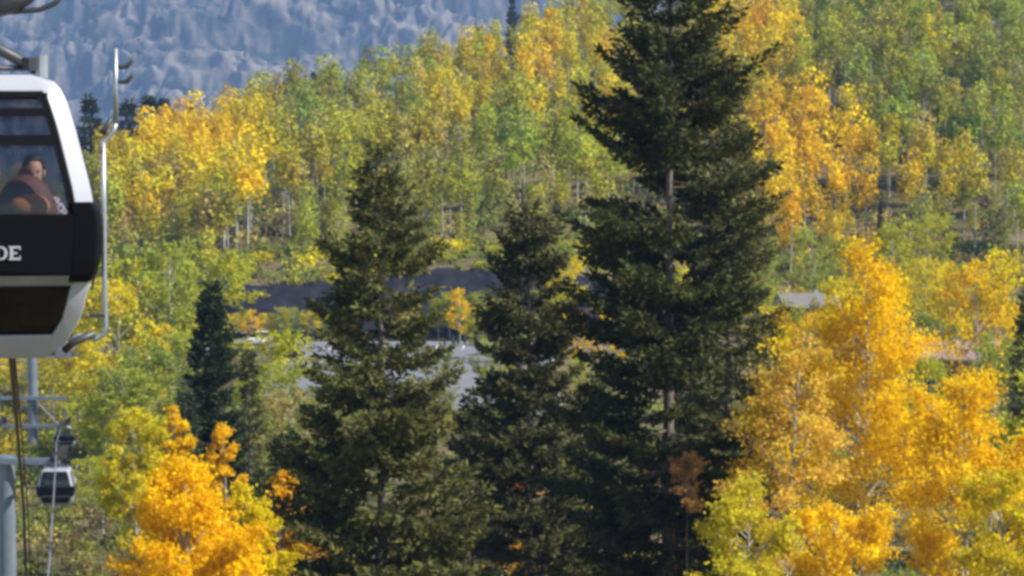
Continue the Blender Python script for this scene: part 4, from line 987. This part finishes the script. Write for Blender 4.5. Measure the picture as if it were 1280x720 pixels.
# ---------------------------------------------------------------- cars, bollards, planting island on the lot
def car(label, loc, rotz, paint):
    t = thing('parked_car', label, 'car', loc, rotz)
    def prof(m, pts, hw_): m.prism(pts, -hw_, hw_)
    m = MB(); P = [(-2.2, .35), (-2.25, .62), (-2.1, .86), (-1.0, .95), (1.75, .98), (2.15, .92), (2.2, .45), (2.1, .30), (-2.1, .30)]; m.prism(P, -.88, .88); m.build('body', paint, t, bevel=0.06)
    m = MB(); lo = [(-1.05, .955), (1.95, .985)]; vs = [(-1.05, -.82, .955), (1.9, -.82, .985), (1.9, .82, .985), (-1.05, .82, .955), (-.3, -.66, 1.46), (1.5, -.66, 1.48), (1.5, .66, 1.48), (-.3, .66, 1.46)]
    m.add(vs, [(0, 1, 5, 4), (1, 2, 6, 5), (2, 3, 7, 6), (3, 0, 4, 7), (4, 5, 6, 7)]); m.build('window_band', M_BLACK, t, bevel=0.03)
    m = MB(); m.box(-.28, 1.48, -.65, .65, 1.47, 1.53); m.build('roof', paint, t, bevel=0.03)
    for x in (-1.4, 1.4):
        for s in (-1, 1):
            w = MB(); w.tube([(x, s * .70, .33), (x, s * .90, .33)], .33, 16); wo = w.build('wheel', M_GASKET, t)
            w = MB(); w.tube([(x, s * .901, .33), (x, s * .915, .33)], .20, 12); w.build('rim', M_STEEL, wo)
    for s in (-1, 1):
        w = MB(); w.box(-2.27, -2.18, s * .62 - .16, s * .62 + .16, .66, .80); w.build('headlight', M_LETTER, t)
        w = MB(); w.box(2.13, 2.215, s * .64 - .14, s * .64 + .14, .7, .86); w.build('tail_light', M_RED, t)
    return t
M_RED = pmat('lamp_red', (0.4, 0.02, 0.02), 0.3); M_CARW = pmat('car_white', (0.78, 0.78, 0.78), 0.25); M_CARD = pmat('car_dark', (0.03, 0.032, 0.04), 0.25); M_CARB = pmat('car_grey', (0.2, 0.21, 0.23), 0.3)
c0 = W(325, 430, 313.5); car('white car on the road before small golden aspens', (c0.x, 313.5, 5.12), math.radians(82), M_CARW)
c0 = W(300, 430, 312); car('dark grey car left of the white car on the road', (c0.x, 312, 5.12), math.radians(86), M_CARB)
c0 = W(367, 430, 302.0); car('black car at the far edge of the parking lot', (c0.x, 302.2, 6.04), math.radians(70), M_CARD)
for i, px in enumerate((566, 573, 581)):
    p = W(px, 433, 303.5); t = thing('bollard', f'{["left", "middle", "right"][i]} one of three short dark bollards on the parking lot', 'bollard', (p.x, 303.5, 6.03), 0, 'bollards at the lot edge')
    m = MB(); m.tube([(0, 0, 0), (0, 0, .85)], .13, 10); m.build('post', M_DARKM, t); m = MB(); m.tube([(0, 0, .851), (0, 0, .95)], [.15, .06], 10); m.build('cap', M_DARKM, t)
p = W(366, 441, 286); isl = thing('planting_island', 'dark oval planting island in the pale parking lot', 'planter', (p.x, 286, 6.04))
m = MB(); m.tube([(0, 0, 0), (0, 0, .16)], 1, 20); o = m.build('kerb_ring', M_KERB, isl); o.scale = (1.35, 3.2, 1)
rr = np.random.default_rng(5); a = rr.uniform(0, 6.28, 900); q = np.sqrt(rr.uniform(0, 1, 900)); C = np.stack([1.15 * q * np.cos(a), 2.8 * q * np.sin(a), .2 + .35 * rr.uniform(0, 1, 900)], 1)
V, Q = quads(C, 0.14, rr); link('ground_cover', mesh_np('ground_cover', V, Q, rr.uniform(0, 1, 900)), M_LEAF, isl, color=(0.06, 0.055, 0.04))

# ---------------------------------------------------------------- two low lodges half hidden by the aspens
M_WALL = pmat('lodge_wall', (0.22, 0.15, 0.10), 0.85, noise=0.2, scale=2); M_ROOFG = pmat('pale_roof', (0.20, 0.18, 0.17), 0.7, noise=0.1, scale=1); M_ROOFT = pmat('tan_roof', (0.30, 0.20, 0.17), 0.8, noise=0.12, scale=1)
def lodge(label, px, py, d, w, dep, roofm, rz):
    p = W(px, py, d); z0 = gz(p.x, d + dep / 2); h = max(2.6, p.z - z0 - 1.1)
    t = thing('lodge', label, 'building', (p.x, d + dep / 2, z0), rz)
    m = MB(); m.box(-w / 2, w / 2, -dep / 2, dep / 2, -0.6, h); m.build('wall', M_WALL, t)
    m = MB(); e_ = .7; m.add([(-w / 2 - e_, -dep / 2 - e_, h + .002), (w / 2 + e_, -dep / 2 - e_, h + .002), (w / 2 + e_, dep / 2 + e_, h + .002), (-w / 2 - e_, dep / 2 + e_, h + .002), (-w / 2 - e_, 0, h + 1.3), (w / 2 + e_, 0, h + 1.3),
        (-w / 2 - e_, -dep / 2 - e_, h - .15), (w / 2 + e_, -dep / 2 - e_, h - .15)], [(0, 1, 5, 4), (2, 3, 4, 5), (0, 4, 3), (1, 2, 5), (0, 3, 2, 1), (6, 7, 1, 0)])
    ro = m.build('roof', roofm, t); m = MB(); m.box(w * .2, w * .2 + .5, .9, 1.4, h + .6, h + 1.5); m.build('chimney', M_KERB, ro)
    for i in range(4):
        x = -w / 2 + w * (i + .5) / 4
        m = MB(); m.box(x - .55, x + .55, -dep / 2 - .05, -dep / 2 - .002, h * .35, h * .75); wi = m.build('window', M_KERB, t); m = MB(); m.box(x - .46, x + .46, -dep / 2 - .06, -dep / 2 - .052, h * .38, h * .72); m.build('pane', M_BLACK, wi)
    m = MB(); m.box(w * .08 - .5, w * .08 + .5, -dep / 2 - .04, -dep / 2 - .002, -.2, min(h * .3, 2.1)); m.build('door', M_DARKM, t)
lodge('low building with pale grey roof behind the rust-tinted aspen', 1012, 371, 305, 5, 6, M_ROOFG, 0.1)
lodge('low building with tan roof right of the big golden aspen', 1205, 432, 240, 8, 7, M_ROOFT, -0.08)

# ---------------------------------------------------------------- undergrowth: shrubs and grass on the slopes
rr = np.random.default_rng(9)
def scatter(name, label, n, fn, hmin, hmax, per, size, colors, mat):
    VV = []; FF = []; TT = []; CC = []; off = 0; k = 0
    while k < n:
        x, y = fn(); z = gz(x, y); h = rr.uniform(hmin, hmax); k += 1
        C = rr.normal(0, 1, (per, 3)) * np.array([h * .42, h * .42, h * .26]) + np.array([x, y, z + h * .45])
        C[:, 2] = np.maximum(C[:, 2], z + 0.05)
        V, Q = quads(C, size * (0.7 + 0.5 * h / hmax), rr); VV.append(V); FF.append(Q + off); off += len(V); TT.append(rr.uniform(0, 1, per))
        c = np.array(colors[rr.integers(0, len(colors))]) * rr.uniform(.8, 1.2); CC.append(np.tile(np.array([*c, 1.0]), (per, 1)))
    o = link(name, mesh_np(name, np.concatenate(VV), np.concatenate(FF), np.concatenate(TT), col=np.concatenate(CC)), mat); tag(o, label, kind='stuff')
def fnear():
    y = rr.uniform(100, 235); px = rr.uniform(-80, 1360); return (px - 640) / F * y, y
def fhill():
    while True:
        y = rr.uniform(338, 560); px = rr.uniform(60, 1330)
        if y < np.interp(px, PXN, DCN): return (px - 640) / F * y, y
def ffoot():
    while True:
        px = rr.uniform(-60, 1340); y = rr.uniform(318, 342)
        if 270 < px < 850 and y < 330.5 + 2.5 * (px > 420): continue
        return (px - 640) / F * y, y
scatter('undergrowth', 'low olive and tan shrubs covering the valley ground', 900, fnear, 0.6, 2.0, 130, 0.13, [OLIVE, TAN, GREEN, LGREEN, (0.20, 0.15, 0.07), (0.10, 0.09, 0.04)], M_LEAFC)
scatter('forest_undergrowth', 'dull green and brown shrubs on the floor of the aspen wood', 1900, fhill, 0.8, 2.4, 45, 0.28, [OLIVE, TAN, GREEN, (0.20, 0.17, 0.08)], M_LEAFC)
scatter('bank_shrubs', 'low mixed shrubs along the foot of the hillside', 620, ffoot, 0.7, 2.3, 80, 0.19, [LIME, YELLOW, OLIVE, GREEN, LGREEN], M_LEAFC)

# ---------------------------------------------------------------- haze: the blue air before the mountain
hz = MB(); hz.box(-3900, 3900, -250, 9200, -75, 1400); ho = hz.build('haze', None)
hm = bpy.data.materials.new('haze_air'); hm.use_nodes = True; t = hm.node_tree; t.nodes.remove(t.nodes['Principled BSDF'])
pv = t.nodes.new('ShaderNodeVolumePrincipled'); pv.inputs['Color'].default_value = (0.33, 0.56, 1.0, 1); pv.inputs['Density'].default_value = 0.00014; pv.inputs['Anisotropy'].default_value = 0.0
t.links.new(pv.outputs[0], t.nodes['Material Output'].inputs['Volume']); ho.data.materials.append(hm)
tag(ho, 'thin blue mountain haze filling the valley air', kind='stuff')
print('objects', len(bpy.data.objects), 'hill trees', len(trees), 'mass', len(mass), 'min vis', single[-1]['vis'])
